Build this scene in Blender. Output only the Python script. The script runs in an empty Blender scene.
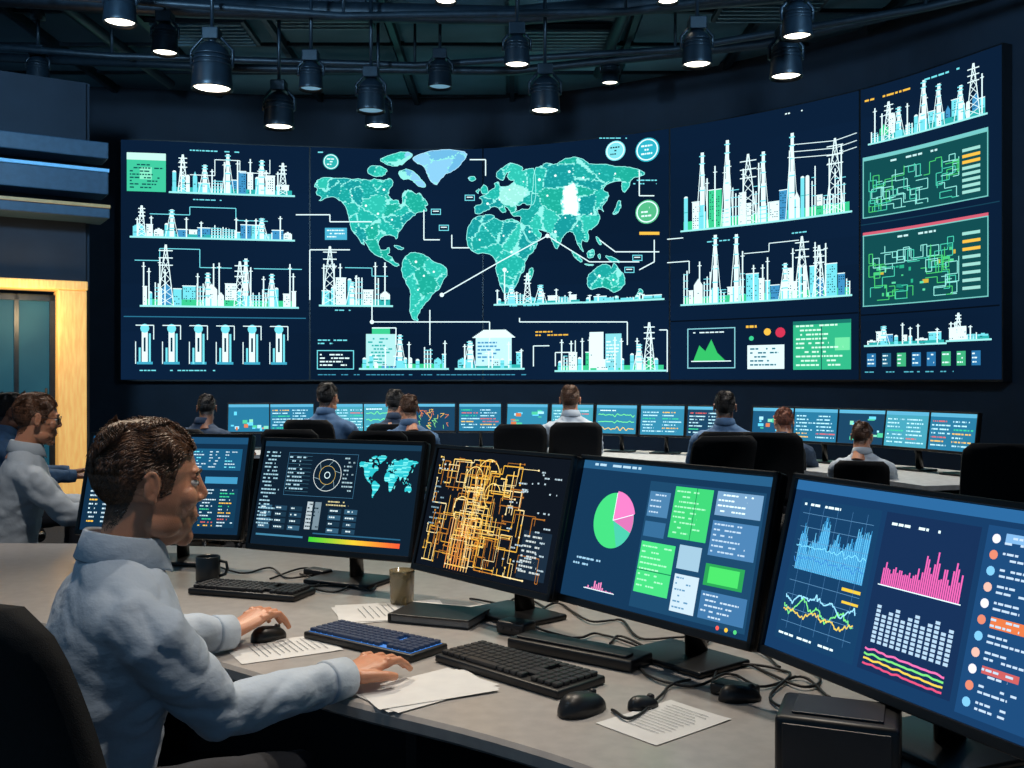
import bpy, bmesh, math, random
from mathutils import Vector, Matrix, noise
from mathutils.bvhtree import BVHTree
random.seed(7)
CZ=1.38; HY=380.0; DZ=0.74
sc=bpy.context.scene
try:
    sc.view_settings.view_transform='Standard'
except Exception: pass
# ------------------------------------------------------------------ helpers
def lin(c):
    o=[]
    for v in c[:3]:
        v=v/255.0
        o.append(v/12.92 if v<=0.04045 else ((v+0.055)/1.055)**2.4)
    return (o[0],o[1],o[2],1.0)
def interp(xs,ys,x):
    n=len(xs)
    if x<=xs[0]: i=0
    elif x>=xs[-1]: i=n-2
    else:
        i=0
        while x>xs[i+1]: i+=1
    def m(k):
        if k==0: return (ys[1]-ys[0])/(xs[1]-xs[0])
        if k==n-1: return (ys[-1]-ys[-2])/(xs[-1]-xs[-2])
        return (ys[k+1]-ys[k-1])/(xs[k+1]-xs[k-1])
    h=xs[i+1]-xs[i]; t=(x-xs[i])/h
    if t<0: return ys[0]+m(0)*(x-xs[0])
    if t>1: return ys[-1]+m(n-1)*(x-xs[-1])
    return ((2*t**3-3*t*t+1)*ys[i]+(t**3-2*t*t+t)*h*m(i)+(-2*t**3+3*t*t)*ys[i+1]+(t**3-t*t)*h*m(i+1))
def lerpf(tab,x):
    if x<=tab[0][0]: return tab[0][1]
    for a,b in zip(tab,tab[1:]):
        if x<=b[0]:
            return a[1]+(b[1]-a[1])*(x-a[0])/(b[0]-a[0])
    return tab[-1][1]
MATS={}
def mat(name,c,rough=0.6,metal=0.0,c2=None,ns=20,bump=0.0,bs=60,emit=None,es=0,stretch=None,spec=0.5,sheen=0):
    if name in MATS: return MATS[name]
    m=bpy.data.materials.new(name); m.use_nodes=True
    nt=m.node_tree; b=nt.nodes['Principled BSDF']
    b.inputs['Roughness'].default_value=rough; b.inputs['Metallic'].default_value=metal
    b.inputs['Specular IOR Level'].default_value=spec
    tc=nt.nodes.new('ShaderNodeTexCoord')
    n=nt.nodes.new('ShaderNodeTexNoise'); n.inputs['Scale'].default_value=ns; n.inputs['Detail'].default_value=4
    src=tc.outputs['Object']
    if stretch:
        mp=nt.nodes.new('ShaderNodeMapping'); mp.inputs['Scale'].default_value=stretch
        nt.links.new(src,mp.inputs['Vector']); src=mp.outputs['Vector']
    nt.links.new(src,n.inputs['Vector'])
    r=nt.nodes.new('ShaderNodeValToRGB')
    ca=lin(c); cb=lin(c2) if c2 else tuple(x*0.8 for x in ca[:3])+(1,)
    r.color_ramp.elements[0].position=.35; r.color_ramp.elements[1].position=.65
    r.color_ramp.elements[0].color=cb; r.color_ramp.elements[1].color=ca
    nt.links.new(n.outputs['Fac'],r.inputs['Fac']); nt.links.new(r.outputs['Color'],b.inputs['Base Color'])
    if bump:
        n2=nt.nodes.new('ShaderNodeTexNoise'); n2.inputs['Scale'].default_value=bs; n2.inputs['Detail'].default_value=3
        nt.links.new(src,n2.inputs['Vector'])
        bp=nt.nodes.new('ShaderNodeBump'); bp.inputs['Strength'].default_value=bump; bp.inputs['Distance'].default_value=.01
        nt.links.new(n2.outputs['Fac'],bp.inputs['Height']); nt.links.new(bp.outputs['Normal'],b.inputs['Normal'])
    if emit:
        b.inputs['Emission Color'].default_value=lin(emit); b.inputs['Emission Strength'].default_value=es
    if sheen: b.inputs['Sheen Weight'].default_value=sheen
    MATS[name]=m; return m
def screen_mat(name,strength):
    m=bpy.data.materials.new(name); m.use_nodes=True; nt=m.node_tree; nt.nodes.clear()
    o=nt.nodes.new('ShaderNodeOutputMaterial'); e=nt.nodes.new('ShaderNodeEmission'); a=nt.nodes.new('ShaderNodeAttribute')
    a.attribute_name='Col'; e.inputs['Strength'].default_value=strength
    nt.links.new(a.outputs['Color'],e.inputs['Color']); nt.links.new(e.outputs[0],o.inputs['Surface'])
    return m
def empty(name,loc=(0,0,0),rz=0):
    e=bpy.data.objects.new(name,None); sc.collection.objects.link(e); e.location=loc; e.rotation_euler=(0,0,rz); e.empty_display_size=.1
    return e
class MB:
    def __init__(s): s.v=[];s.f=[];s.m=[];s.sm=[]
    def raw(s,v,f,mi=0,smooth=False,M=None):
        b=len(s.v)
        for p in v:
            p=Vector(p); s.v.append(M@p if M else p)
        for q in f: s.f.append([b+i for i in q]); s.m.append(mi); s.sm.append(smooth)
    def bm(s,bm,mi,smooth,M):
        bm.verts.ensure_lookup_table(); bm.verts.index_update()
        s.raw([v.co.copy() for v in bm.verts],[[v.index for v in f.verts] for f in bm.faces],mi,smooth,M); bm.free()
    def box(s,c,size,mi=0,rz=0,bevel=0,M=None,seg=2,rx=0):
        bm=bmesh.new(); bmesh.ops.create_cube(bm,size=1)
        for v in bm.verts: v.co=Vector((v.co.x*size[0],v.co.y*size[1],v.co.z*size[2]))
        if bevel: bmesh.ops.bevel(bm,geom=bm.edges[:],offset=bevel,segments=seg,profile=.5,affect='EDGES')
        T=Matrix.Translation(c)@Matrix.Rotation(rz,4,'Z')@Matrix.Rotation(rx,4,'X')
        s.bm(bm,mi,bevel>0 and seg>2,(M@T) if M else T)
    def ell(s,c,r,mi=0,R=None,M=None,u=24,v=16):
        bm=bmesh.new(); bmesh.ops.create_uvsphere(bm,u_segments=u,v_segments=v,radius=1)
        T=Matrix.Translation(c)
        if R: T=T@R
        T=T@Matrix.Diagonal((r[0],r[1],r[2],1))
        s.bm(bm,mi,True,(M@T) if M else T)
    def tube(s,pts,rad,mi=0,seg=10,M=None,smooth=True,flat=1.0,closed=False):
        pts=[Vector(p) for p in pts]
        if not isinstance(rad,(list,tuple)): rad=[rad]*len(pts)
        d0=(pts[1]-pts[0]).normalized(); up=Vector((0,0,1)) if abs(d0.z)<.9 else Vector((1,0,0))
        x=d0.cross(up).normalized(); rings=[]
        for i,p in enumerate(pts):
            d=(pts[min(i+1,len(pts)-1)]-pts[max(i-1,0)]).normalized()
            x=(x-d*x.dot(d)).normalized(); y=d.cross(x)
            rings.append([p+(x*math.cos(a)+y*math.sin(a)*flat)*rad[i] for a in [2*math.pi*k/seg for k in range(seg)]])
        s.loft(rings,mi,M,smooth)
    def loft(s,rings,mi=0,M=None,smooth=True,caps=True):
        n=len(rings[0]); v=[p for r in rings for p in r]; f=[]
        for i in range(len(rings)-1):
            for k in range(n):
                f.append([i*n+k,i*n+(k+1)%n,(i+1)*n+(k+1)%n,(i+1)*n+k])
        if caps:
            f.append(list(range(n))[::-1]); f.append([(len(rings)-1)*n+k for k in range(n)])
        s.raw(v,f,mi,smooth,M)
    def cyl(s,p0,p1,r0,r1=None,mi=0,seg=20,M=None,smooth=True):
        s.tube([p0,p1],[r0,r0 if r1 is None else r1],mi,seg,M,smooth)
    def lathe(s,prof,c=(0,0,0),mi=0,seg=28,M=None,caps=False):
        c=Vector(c)
        rings=[[c+Vector((r*math.cos(2*math.pi*k/seg),r*math.sin(2*math.pi*k/seg),z)) for k in range(seg)] for r,z in prof]
        s.loft(rings,mi,M,True,caps)
    def build(s,name,mats,parent=None,M=None,fixn=True):
        me=bpy.data.meshes.new(name); me.from_pydata([tuple(p) for p in s.v],[],s.f)
        if not isinstance(mats,(list,tuple)): mats=[mats]
        for m in mats: me.materials.append(m)
        me.polygons.foreach_set('material_index',s.m); me.polygons.foreach_set('use_smooth',s.sm)
        if fixn:
            bm=bmesh.new(); bm.from_mesh(me); bmesh.ops.recalc_face_normals(bm,faces=bm.faces); bm.to_mesh(me); bm.free()
        me.update()
        o=bpy.data.objects.new(name,me); sc.collection.objects.link(o)
        if parent: o.parent=parent
        if M: o.matrix_local=M
        return o
def inst(name,me,parent=None,M=None,mats=None):
    o=bpy.data.objects.new(name,me); sc.collection.objects.link(o)
    if parent: o.parent=parent
    if M: o.matrix_local=M
    if mats:
        for i,m in enumerate(mats):
            o.material_slots[i].link='OBJECT'; o.material_slots[i].material=m
    return o
def remesh(o,vox,it=4,fac=.5,dispf=None):
    m=o.modifiers.new('r','REMESH'); m.mode='VOXEL'; m.voxel_size=vox
    m=o.modifiers.new('s','SMOOTH'); m.factor=fac; m.iterations=it
    bpy.context.view_layer.update()
    dg=bpy.context.evaluated_depsgraph_get()
    me=bpy.data.meshes.new_from_object(o.evaluated_get(dg)); mats=[x for x in o.data.materials]
    o.modifiers.clear(); o.data=me
    me.materials.clear()
    for x in mats: me.materials.append(x)
    if dispf:
        ns=[v.normal.copy() for v in me.vertices]
        for v,n in zip(me.vertices,ns): v.co=v.co+n*dispf(v.co)
    me.polygons.foreach_set('material_index',[0]*len(me.polygons))
    me.polygons.foreach_set('use_smooth',[True]*len(me.polygons)); me.update()
    return o
# ------------------------------------------------------------------ 2D drawing on surfaces
class Draw:
    def __init__(s,f,seg=1e9,gap=.005,eps=.0001):
        s.f=f;s.seg=seg;s.v=[];s.q=[];s.c=[];s.gap=gap;s.eps=eps;s.n=0;s.k=1.0
    def off(s,L): s.n=(s.n+1)%40; return L*s.gap+s.n*s.eps
    def poly4(s,P,col,o):
        b=len(s.v)
        for p in P: s.v.append(s.f(p[0],p[1],o))
        s.q.append(list(range(b,b+len(P)))); s.c.append(tuple(x*s.k for x in lin(col)[:3])+(1,))
    def rect(s,x0,y0,x1,y1,col,L=2):
        o=s.off(L); n=max(1,int(math.ceil(abs(x1-x0)/s.seg)))
        for i in range(n):
            a=x0+(x1-x0)*i/n; b=x0+(x1-x0)*(i+1)/n
            s.poly4([(a,y1),(b,y1),(b,y0),(a,y0)],col,o)
    def frame(s,x0,y0,x1,y1,w,col,L=3):
        s.rect(x0,y0,x1,y0+w,col,L); s.rect(x0,y1-w,x1,y1,col,L); s.rect(x0,y0,x0+w,y1,col,L); s.rect(x1-w,y0,x1,y1,col,L)
    def line(s,pts,w,col,L=4):
        o=s.off(L)
        for (x0,y0),(x1,y1) in zip(pts,pts[1:]):
            l=math.hypot(x1-x0,y1-y0)
            if l<1e-6: continue
            nx=-(y1-y0)/l*w/2; ny=(x1-x0)/l*w/2; n=max(1,int(math.ceil(l/s.seg)))
            for i in range(n):
                t0=i/n;t1=(i+1)/n
                a=(x0+(x1-x0)*t0,y0+(y1-y0)*t0); b=(x0+(x1-x0)*t1,y0+(y1-y0)*t1)
                s.poly4([(a[0]+nx,a[1]+ny),(b[0]+nx,b[1]+ny),(b[0]-nx,b[1]-ny),(a[0]-nx,a[1]-ny)],col,o)
    def arc(s,cx,cy,r0,r1,a0,a1,col,L=3,n=24):
        o=s.off(L)
        for i in range(n):
            t=math.radians(a0+(a1-a0)*i/n);u=math.radians(a0+(a1-a0)*(i+1)/n)
            P=[(cx+r1*math.cos(t),cy-r1*math.sin(t)),(cx+r1*math.cos(u),cy-r1*math.sin(u)),(cx+r0*math.cos(u),cy-r0*math.sin(u)),(cx+r0*math.cos(t),cy-r0*math.sin(t))]
            if r0<=1e-6: P=P[:3]
            s.poly4(P,col,o)
    def fill(s,pts,colf,step=1.0,seg=3.0,L=2):
        ys=[p[1] for p in pts]; y=min(ys)+step/2; o=s.off(L)
        while y<max(ys):
            xs=[]
            for a,b in zip(pts,pts[1:]+pts[:1]):
                if (a[1]<=y<b[1]) or (b[1]<=y<a[1]): xs.append(a[0]+(b[0]-a[0])*(y-a[1])/(b[1]-a[1]))
            xs.sort()
            for a,b in zip(xs[::2],xs[1::2]):
                n=max(1,int((b-a)/seg))
                for i in range(n):
                    u=a+(b-a)*i/n; w=a+(b-a)*(i+1)/n
                    s.poly4([(u,y+step/2),(w,y+step/2),(w,y-step/2),(u,y-step/2)],colf((u+w)/2,y),o)
            y+=step
    def text(s,x,y,w,rows,step,col,h=None,L=4,dens=.75,ch=2.0):
        h=h or step*.42
        for r in range(rows):
            cx=x; e=x+w*random.uniform(.5,1)
            while cx<e:
                l=random.uniform(.8,2.6)*ch
                if random.random()<dens: s.rect(cx,y+r*step,min(cx+l,e),y+r*step+h,col,L)
                cx+=l+ch*.45
    def build(s,name,m,parent):
        me=bpy.data.meshes.new(name); me.from_pydata([tuple(p) for p in s.v],[],s.q); me.materials.append(m)
        ca=me.color_attributes.new('Col','FLOAT_COLOR','CORNER'); buf=[]
        for q,c in zip(s.q,s.c): buf.extend(c*len(q))
        ca.data.foreach_set('color',buf); me.update()
        o=bpy.data.objects.new(name,me); sc.collection.objects.link(o); o.parent=parent; return o
CONT={
'na':[(314,186),(318,180),(326,177),(336,179),(344,178),(352,180),(360,179),(368,181),(376,179),(384,181),(390,178),(394,184),(389,190),(388,196),(393,201),(398,200),(400,206),(403,203),(402,195),(406,190),(412,191),(416,195),(420,193),(424,199),(429,205),(424,207),(428,211),(421,212),(416,214),(410,219),(405,223),(402,229),(398,233),(397,240),(394,236),(388,235),(381,237),(378,243),(380,250),(386,250),(389,247),(390,252),(387,255),(392,257),(394,262),(400,265),(396,267),(390,263),(384,259),(377,256),(370,251),(367,245),(362,238),(365,246),(361,243),(357,236),(352,231),(350,223),(348,214),(346,207),(341,201),(334,197),(326,198),(319,202),(322,197),(316,194),(318,189)],
'arc':[(366,172),(370,166),(380,166),(388,170),(384,176),(374,177)],
'arc1':[(378,160),(388,156),(398,153),(408,152),(414,155),(408,160),(400,166),(390,166)],
'arc2':[(398,172),(406,169),(414,172),(421,179),(427,187),(420,188),(414,182),(408,179),(402,180)],
'gl':[(412,158),(424,153),(438,150),(454,150),(468,153),(465,160),(460,166),(454,171),(446,174),(440,180),(436,186),(430,181),(427,173),(424,166),(416,163)],
'cu':[(393,246),(399,246),(405,249),(400,250)],
'sa':[(402,266),(404,258),(411,252),(419,253),(427,256),(432,261),(440,264),(447,268),(448,274),(443,281),(440,289),(434,293),(429,300),(424,305),(420,311),(417,317),(419,321),(413,320),(410,312),(410,302),(411,292),(407,284),(402,275)],
'af':[(470,224),(476,217),(486,215),(494,215),(495,219),(503,221),(510,219),(519,221),(523,229),(527,238),(531,243),(539,242),(535,250),(528,257),(525,264),(525,271),(520,276),(518,284),(512,292),(505,294),(501,287),(499,278),(496,270),(497,262),(492,255),(484,253),(477,254),(470,249),(467,242),(467,232)],
'mad':[(529,271),(533,267),(534,273),(530,282),(527,280)],
'eu':[(479,215),(475,213),(475,206),(482,205),(483,200),(479,198),(487,195),(491,190),(496,188),(495,183),(499,182),(500,187),(508,187),(512,184),(516,180),(510,181),(507,176),(512,171),(506,174),(504,181),(501,180),(497,178),(497,173),(503,168),(511,163),(518,165),(524,168),(522,172),(528,169),(536,168),(536,205),(528,205),(524,203),(519,206),(516,204),(517,211),(512,214),(509,209),(504,205),(507,212),(503,213),(498,207),(492,207),(489,210),(484,212)],
'uk':[(481,192),(483,185),(487,186),(489,193),(484,195)],'ire':[(476,191),(480,189),(479,194)],'ice':[(468,178),(474,176),(477,179),(471,182)],
'as':[(535,168),(542,167),(546,163),(556,165),(564,160),(574,157),(584,160),(592,165),(604,164),(616,167),(628,167),(640,170),(647,174),(640,177),(632,179),(630,187),(624,194),(622,186),(624,181),(614,182),(606,185),(603,190),(610,194),(607,202),(602,207),(605,213),(601,209),(597,210),(601,217),(599,224),(593,229),(588,231),(590,238),(587,243),(582,239),(582,246),(585,253),(580,248),(577,240),(574,232),(569,231),(563,237),(560,245),(557,250),(553,243),(551,234),(545,231),(537,229),(543,235),(538,241),(530,244),(526,237),(522,228),(521,221),(522,216),(514,217),(511,213),(519,211),(524,209),(530,210),(532,205)],
'jp':[(613,214),(617,208),(619,200),(622,202),(621,210),(616,215)],
'in1':[(572,250),(578,255),(584,262),(580,262),(574,256)],'in2':[(587,252),(595,249),(595,257),(589,259)],'in3':[(598,256),(601,253),(601,260)],'in4':[(605,256),(614,257),(622,263),(612,262)],'in5':[(584,264),(596,265),(590,266)],'ph':[(596,236),(600,238),(602,246),(598,243)],
'au':[(588,276),(594,271),(600,266),(605,264),(610,265),(612,269),(615,262),(619,269),(625,275),(626,282),(621,290),(614,293),(608,288),(601,287),(592,290),(588,286)],
'tas':[(615,296),(619,296),(617,299)],'nz':[(640,288),(645,292),(640,296),(636,302),(634,299),(639,293)]}
seeds=[(random.uniform(310,650),random.uniform(148,322)) for _ in range(190)]
hot=[(576,206,15),(430,268,11),(504,196,8),(548,188,6),(384,198,6),(500,258,5),(598,180,5)]
def mapcol(x,y):
    xx=x+2.2*noise.noise(Vector((x*.3,y*.3,1))); yy=y+2.2*noise.noise(Vector((x*.3,y*.3,5)))
    a=b=1e9; ia=0
    for i,(sx,sy) in enumerate(seeds):
        d=(sx-xx)**2+(sy-yy)**2
        if d<a: b=a;a=d;ia=i
        elif d<b: b=d
    base=[(26,158,152),(32,172,160),(22,146,148),(44,184,168),(28,164,146)][ia%5]
    sx,sy=seeds[ia]
    for hx,hy,hr in hot:
        if math.hypot(sx-hx,sy-hy)<hr and ia%3: base=[(215,246,240),(150,226,215),(232,252,248)][ia%3]
    nz=noise.noise(Vector((x*.5,y*.5,3)))
    if nz>.3: base=tuple(min(255,c+26) for c in base)
    if y<188 and 405<x<470: base=(104,176,216) if ia%2 else (132,196,230)
    if math.sqrt(b)-math.sqrt(a)<.75: base=(140,228,220)
    return base
def coast(P,amp=1.0):
    Q=[]
    for a,b in zip(P,P[1:]+P[:1]):
        Q.append((a[0]*.78+b[0]*.22,a[1]*.78+b[1]*.22)); Q.append((a[0]*.22+b[0]*.78,a[1]*.22+b[1]*.78))
    R=[]
    for a,b in zip(Q,Q[1:]+Q[:1]):
        R.append(a)
        if math.hypot(a[0]-b[0],a[1]-b[1])>2: R.append(((a[0]+b[0])/2,(a[1]+b[1])/2))
    return [(x+amp*noise.noise(Vector((x,y,0))*.9),y+amp*noise.noise(Vector((x,y,9))*.9)) for x,y in R]
# ------------------------------------------------------------------ video wall
WX=[-120,120,310,483,670,860,1002,1100]; WH=[246,240,232.5,231,251,289,335,372]
Hp=lambda px: interp(WX,WH,px)
def wplan(px):
    D=3000.0/Hp(px); return Vector(((px-512)*.001*D,D,0))
def wnorm(px):
    T=wplan(px+2)-wplan(px-2); return Vector((T.y,-T.x,0)).normalized()
def wallmap(xref):
    H=Hp(xref) if xref else None
    def f(px,py,o):
        p=wplan(px)+wnorm(px)*o; p.z=CZ+3.0*(HY-py)/(H or Hp(px)); return p
    return f
W_=(222,248,250);C_=(112,216,228);T_=(44,168,166);G_=(56,196,138);DK=(14,48,66);B_=(60,140,188);Y_=(235,185,70)
def tower(d,x,yb,h,w=None,col=W_):
    w=w or h*.13
    d.line([(x-w,yb),(x-.6,yb-h)],.9,col); d.line([(x+w,yb),(x+.6,yb-h)],.9,col)
    n=7
    for i in range(n):
        t=i/n;t2=(i+1)/n
        d.line([(x-w*(1-t),yb-h*t),(x+w*(1-t2),yb-h*t2)],.6,col); d.line([(x+w*(1-t),yb-h*t),(x-w*(1-t2),yb-h*t2)],.6,col)
    for t in (.66,.78,.9): d.line([(x-w*.9,yb-h*t),(x+w*.9,yb-h*t)],1.0,col)
def stack(d,x,yb,h,w=2.4,col=W_):
    d.rect(x-w*1.5,yb-h*.22,x+w*1.5,yb,C_,3)
    d.line([(x,yb),(x,yb-h*.55)],w*1.9,col,3); d.line([(x,yb-h*.5),(x,yb-h)],w*1.3,col,3)
    for t in (.3,.5,.7,.85,.95): d.line([(x-w*1.2,yb-h*t),(x+w*1.2,yb-h*t)],1.2,C_)
    d.line([(x-w*2.6,yb),(x-w*.6,yb-h*.85)],.7,col); d.line([(x+w*2.6,yb),(x+w*.6,yb-h*.8)],.6,col)
def skyline(d,x0,x1,yb,h,seed,green=.3,stacks=(),towers=()):
    r=random.Random(seed); st=random.getstate(); random.seed(seed)
    d.rect(x0-3,yb,x1+3,yb+1.8,(150,228,228),3)
    d.rect(x0,yb-h*.10,x1,yb,G_ if green>.2 else T_,2)
    x=x0
    while x<x1-3:
        w=r.uniform(4,13); k=r.random(); w=min(w,x1-x); hh=h*r.uniform(.18,.48)
        col=r.choice([W_,W_,W_,C_,C_,G_ if r.random()<green*1.5 else C_,B_])
        if k<.42:
            d.rect(x,yb-hh,x+w,yb,col,2)
            yy=yb-hh+2
            while yy<yb-2:
                xx=x+1
                while xx<x+w-1.4:
                    if r.random()<.5: d.rect(xx,yy,xx+1.1,yy+1.0,DK,3)
                    xx+=2.1
                yy+=2.4
            d.rect(x-.4,yb-hh-.9,x+w+.4,yb-hh,W_,3)
        elif k<.62:
            for j in range(max(1,int(w/5))):
                cx=x+2.5+j*5; d.rect(cx-1.9,yb-hh*.9,cx+1.9,yb,W_ if j%2 else C_,3); d.arc(cx,yb-hh*.9,0,1.9,0,180,W_,3,8); d.rect(cx-1.9,yb-hh*.5,cx+1.9,yb-hh*.5+.7,T_,4)
        elif k<.85:
            for j in range(int(w/3)+1): d.rect(x+j*3,yb-hh*1.25*r.uniform(.6,1),x+j*3+1.2,yb,W_,3)
            for t in (.25,.5,.75,.95): d.rect(x,yb-hh*t,x+w,yb-hh*t+.8,C_,3)
        else:
            d.fill([(x,yb),(x,yb-hh*.7),(x+w*.5,yb-hh*.95),(x+w,yb-hh*.7),(x+w,yb)],lambda a,b:col,1,8,2)
            d.text(x+1,yb-hh*.5,w-2,2,2.6,DK,.8,3,ch=1.2)
        if r.random()<.55: 
            q=x+w*r.random(); hq=h*r.uniform(.5,.78); d.line([(q,yb),(q,yb-hq)],1.3,W_); d.line([(q-2,yb-hq*.9),(q+2,yb-hq*.9)],.8,W_)
        x+=w+r.uniform(.2,1.6)
    for s_,hh in stacks: stack(d,s_,yb,h*hh)
    for s_,hh in towers: tower(d,s_,yb,h*hh)
    random.setstate(st)
vw=empty('video_wall')
cab=MB(); N=60
rings=[]
for i in range(N+1):
    px=119+(1003-119)*i/N; p=wplan(px); n=wnorm(px)
    z0,z1=1.365,4.40
    rings.append([p+n*.0+Vector((0,0,z0)),p-n*.12+Vector((0,0,z0)),p-n*.12+Vector((0,0,z1)),p+n*0+Vector((0,0,z1))])
cab.loft(rings,0,None,False)
blackpl=mat('black_plastic',(18,20,24),.42,c2=(14,15,18))
cab.build('display_cabinet',blackpl,vw)
emw=screen_mat('video_wall_display',1.25)
d=Draw(wallmap(400),12,.005,.0001)
BG=(8,25,46)
cols=[(121,309),(310.6,482.4),(483.6,669),(670.6,859),(861,1002)]
for a,b in cols:
    n=int((b-a)/6)
    for i in range(n):
        x0=a+(b-a)*i/n;x1=a+(b-a)*(i+1)/n
        for j in range(10):
            z0=j/10;z1=(j+1)/10
            t=.5+.5*math.sin((x0+40)*.012)*math.cos(j*.5)
            col=tuple(BG[k]*(1+.22*t) for k in range(3))
            b0=len(d.v)
            for (xx,zz) in ((x0,z0),(x1,z0),(x1,z1),(x0,z1)):
                p=wplan(xx)+wnorm(xx)*.004; p.z=1.385+zz*3.0; d.v.append(p)
            d.q.append([b0,b0+1,b0+2,b0+3]); d.c.append(lin(col))
# left column
d.f=wallmap(215)
d.rect(127,156,166,194,(60,190,150),2); d.rect(127,156,166,163,(190,235,225),3); d.text(130,167,34,8,3.2,(15,80,80),1.4,3); d.rect(140,170,152,182,(130,225,190),3)
d.text(190,151,60,1,3,C_,1.2); d.text(190,200,50,1,3,C_,1.0)
skyline(d,172,292,193,46,11,.1,[(205,.6),(228,.85),(262,.75)],[(183,.8),(283,.7)])
d.line([(190,176),(215,176),(215,160),(240,160),(240,172),(270,172),(270,158)],.8,W_)
skyline(d,133,292,238,30,23,.1,[(172,.9),(262,.7)],[(142,1.0)])
d.line([(150,216),(190,216),(190,208),(236,208),(236,220),(268,220)],.8,C_)
skyline(d,143,296,306,60,31,.6,[(208,.55),(246,.8),(272,.55)],[(166,1.0),(240,.75)])
d.line([(135,262),(160,262),(160,250),(200,250),(200,268),(232,268)],.8,C_); d.line([(254,268),(302,268)],.8,C_)
d.rect(124,317,306,318,(40,110,140),3)
for i in range(6):
    x=145+i*26.8
    d.rect(x-3,330,x+3,362,W_,3); d.arc(x,329,0,4.5,0,360,C_,3,12); d.rect(x-6,348,x-4,364,C_,3); d.rect(x+4,334,x+6,364,C_,3)
    d.line([(x-9,364),(x-9,342)],.9,W_); d.line([(x-9,326),(x+9,326),(x+9,340)],.9,W_); d.rect(x-8,362,x+8,364.5,(60,160,190),3); d.rect(x-1,338,x+1,352,DK,4)
d.text(140,370,150,1,3,C_,1.1); 
# map
d.f=wallmap(None)
for k,P in CONT.items(): 
    Q=coast(P)
    d.fill(Q,mapcol,.8,1.5,2)
    d.line(Q+[Q[0]],.6,(150,234,228) if k!='gl' else (170,220,245),4)
rn=random.Random(21)
for (x,y) in [(352,196),(366,206),(378,214),(392,220),(372,228),(384,190),(416,262),(424,276),(434,272),(418,290),(486,228),(504,236),(512,252),(508,272),(488,204),(500,200),(510,190),(524,182),(540,180),(556,176),(570,172),(584,178),(600,174),(616,174),(548,196),(562,204),(580,200),(592,214),(566,218),(556,232),(578,226),(600,276),(614,280),(530,232),(480,240)]:
    d.arc(x,y,0,rn.uniform(.7,1.5),0,360,(238,255,252),4,8)
for c,r,col in (((331,162),8,T_),((616,151),10,(120,215,225)),((648,150),12,(40,170,190)),((648,212),12,(80,180,130))):
    d.f=wallmap(c[0])
    d.arc(c[0],c[1],0,r,0,360,col,3,24); d.arc(c[0],c[1],r*.8,r*.9,0,360,W_,4,24); d.text(c[0]-r*.5,c[1]-r*.4,r,3,r*.33,W_ if r!=10 else DK,r*.14,4,ch=1.4)
d.arc(648,212,2,7,0,360,W_,3,16)
d.f=wallmap(None)
d.rect(325,228,347,240,(70,170,200),3); d.text(327,230,18,3,3.2,W_,1.2,4,ch=1.2)
d.text(634,180,24,2,3.4,C_,1.2); d.rect(640,232,660,235,Y_,3); d.text(318,152,10,1,3,C_); d.text(600,138,40,1,3,C_,1.0)
for L in ([(296,215),(330,215),(330,222),(372,222)],[(372,298),(372,322),(430,322),(430,345)],[(430,310),(430,322),(490,322),(490,345)],[(442,295),(500,262),(548,236)],[(548,236),(590,262),(640,262)],
          [(520,318),(520,322),(628,322),(628,345)],[(424,210),(424,240),(440,240)],[(452,235),(452,248),(470,248)],[(640,170),(640,196),(655,196)],[(655,240),(655,262),(640,270)],[(600,240),(616,252),(660,252)],[(350,250),(310,250),(310,300)],[(470,160),(486,160),(486,176)],[(505,270),(505,300)],[(660,330),(668,330),(668,372)],[(396,345),(396,328),(372,328)]):
    d.line(L,1.1,W_)
for x,y in ((436,212),(444,228),(630,270),(638,258),(470,198)): 
    d.frame(x-5,y-3,x+5,y+3,.8,C_,3); d.rect(x-3,y-1,x+3,y,W_,4)
for x,y in ((548,236),(442,295),(372,322),(505,270)): d.arc(x,y,0,2.2,0,360,W_,4,10)
d.f=wallmap(355)
skyline(d,322,390,305,58,41,.05,[(352,.4)],[(330,1.0)])
d.line([(345,268),(372,268),(372,276),(388,276)],.8,C_)
d.f=wallmap(538)
skyline(d,497,580,303,20,45,.05,[(512,.9),(541,.9)],[(528,1.5)])
d.f=wallmap(625)
skyline(d,586,662,300,9,47,.05)
d.f=wallmap(480)
d.text(335,310,40,1,3,C_,1.1); d.text(510,306,60,1,3,C_,1.1)
skyline(d,362,446,368,42,51,.7,[(400,.8)],[]); d.rect(366,334,396,366,(170,225,225),3); d.rect(372,328,390,334,G_,3); d.text(368,338,26,8,3.4,T_,1.6,4)
skyline(d,458,522,368,34,53,.1,[(470,.8)],[]); d.rect(476,338,512,366,(185,230,235),3); d.text(478,342,32,6,3.6,B_,1.6,4); d.fill([(472,338),(484,330),(506,330),(516,338)],lambda a,b:W_,1,9,3)
d.f=wallmap(600)
skyline(d,558,664,370,46,57,.7,[(640,.55)],[(650,1.0)]); d.rect(590,332,604,368,W_,3); d.rect(606,334,622,368,(130,212,222),3); d.text(607,338,14,8,3.3,W_,1.4,4)
d.line([(556,366),(556,352),(576,352),(576,340)],1,W_); d.line([(534,366),(534,345),(550,345)],1,W_)
d.frame(317,349,354,369,.9,C_,3); d.text(320,353,30,4,3.6,W_,1.4); d.text(318,338,30,2,3.4,C_,1.3); d.text(536,330,34,2,3.4,Y_,1.4); d.text(318,374,340,1,3,(60,140,170),1.0)
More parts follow.
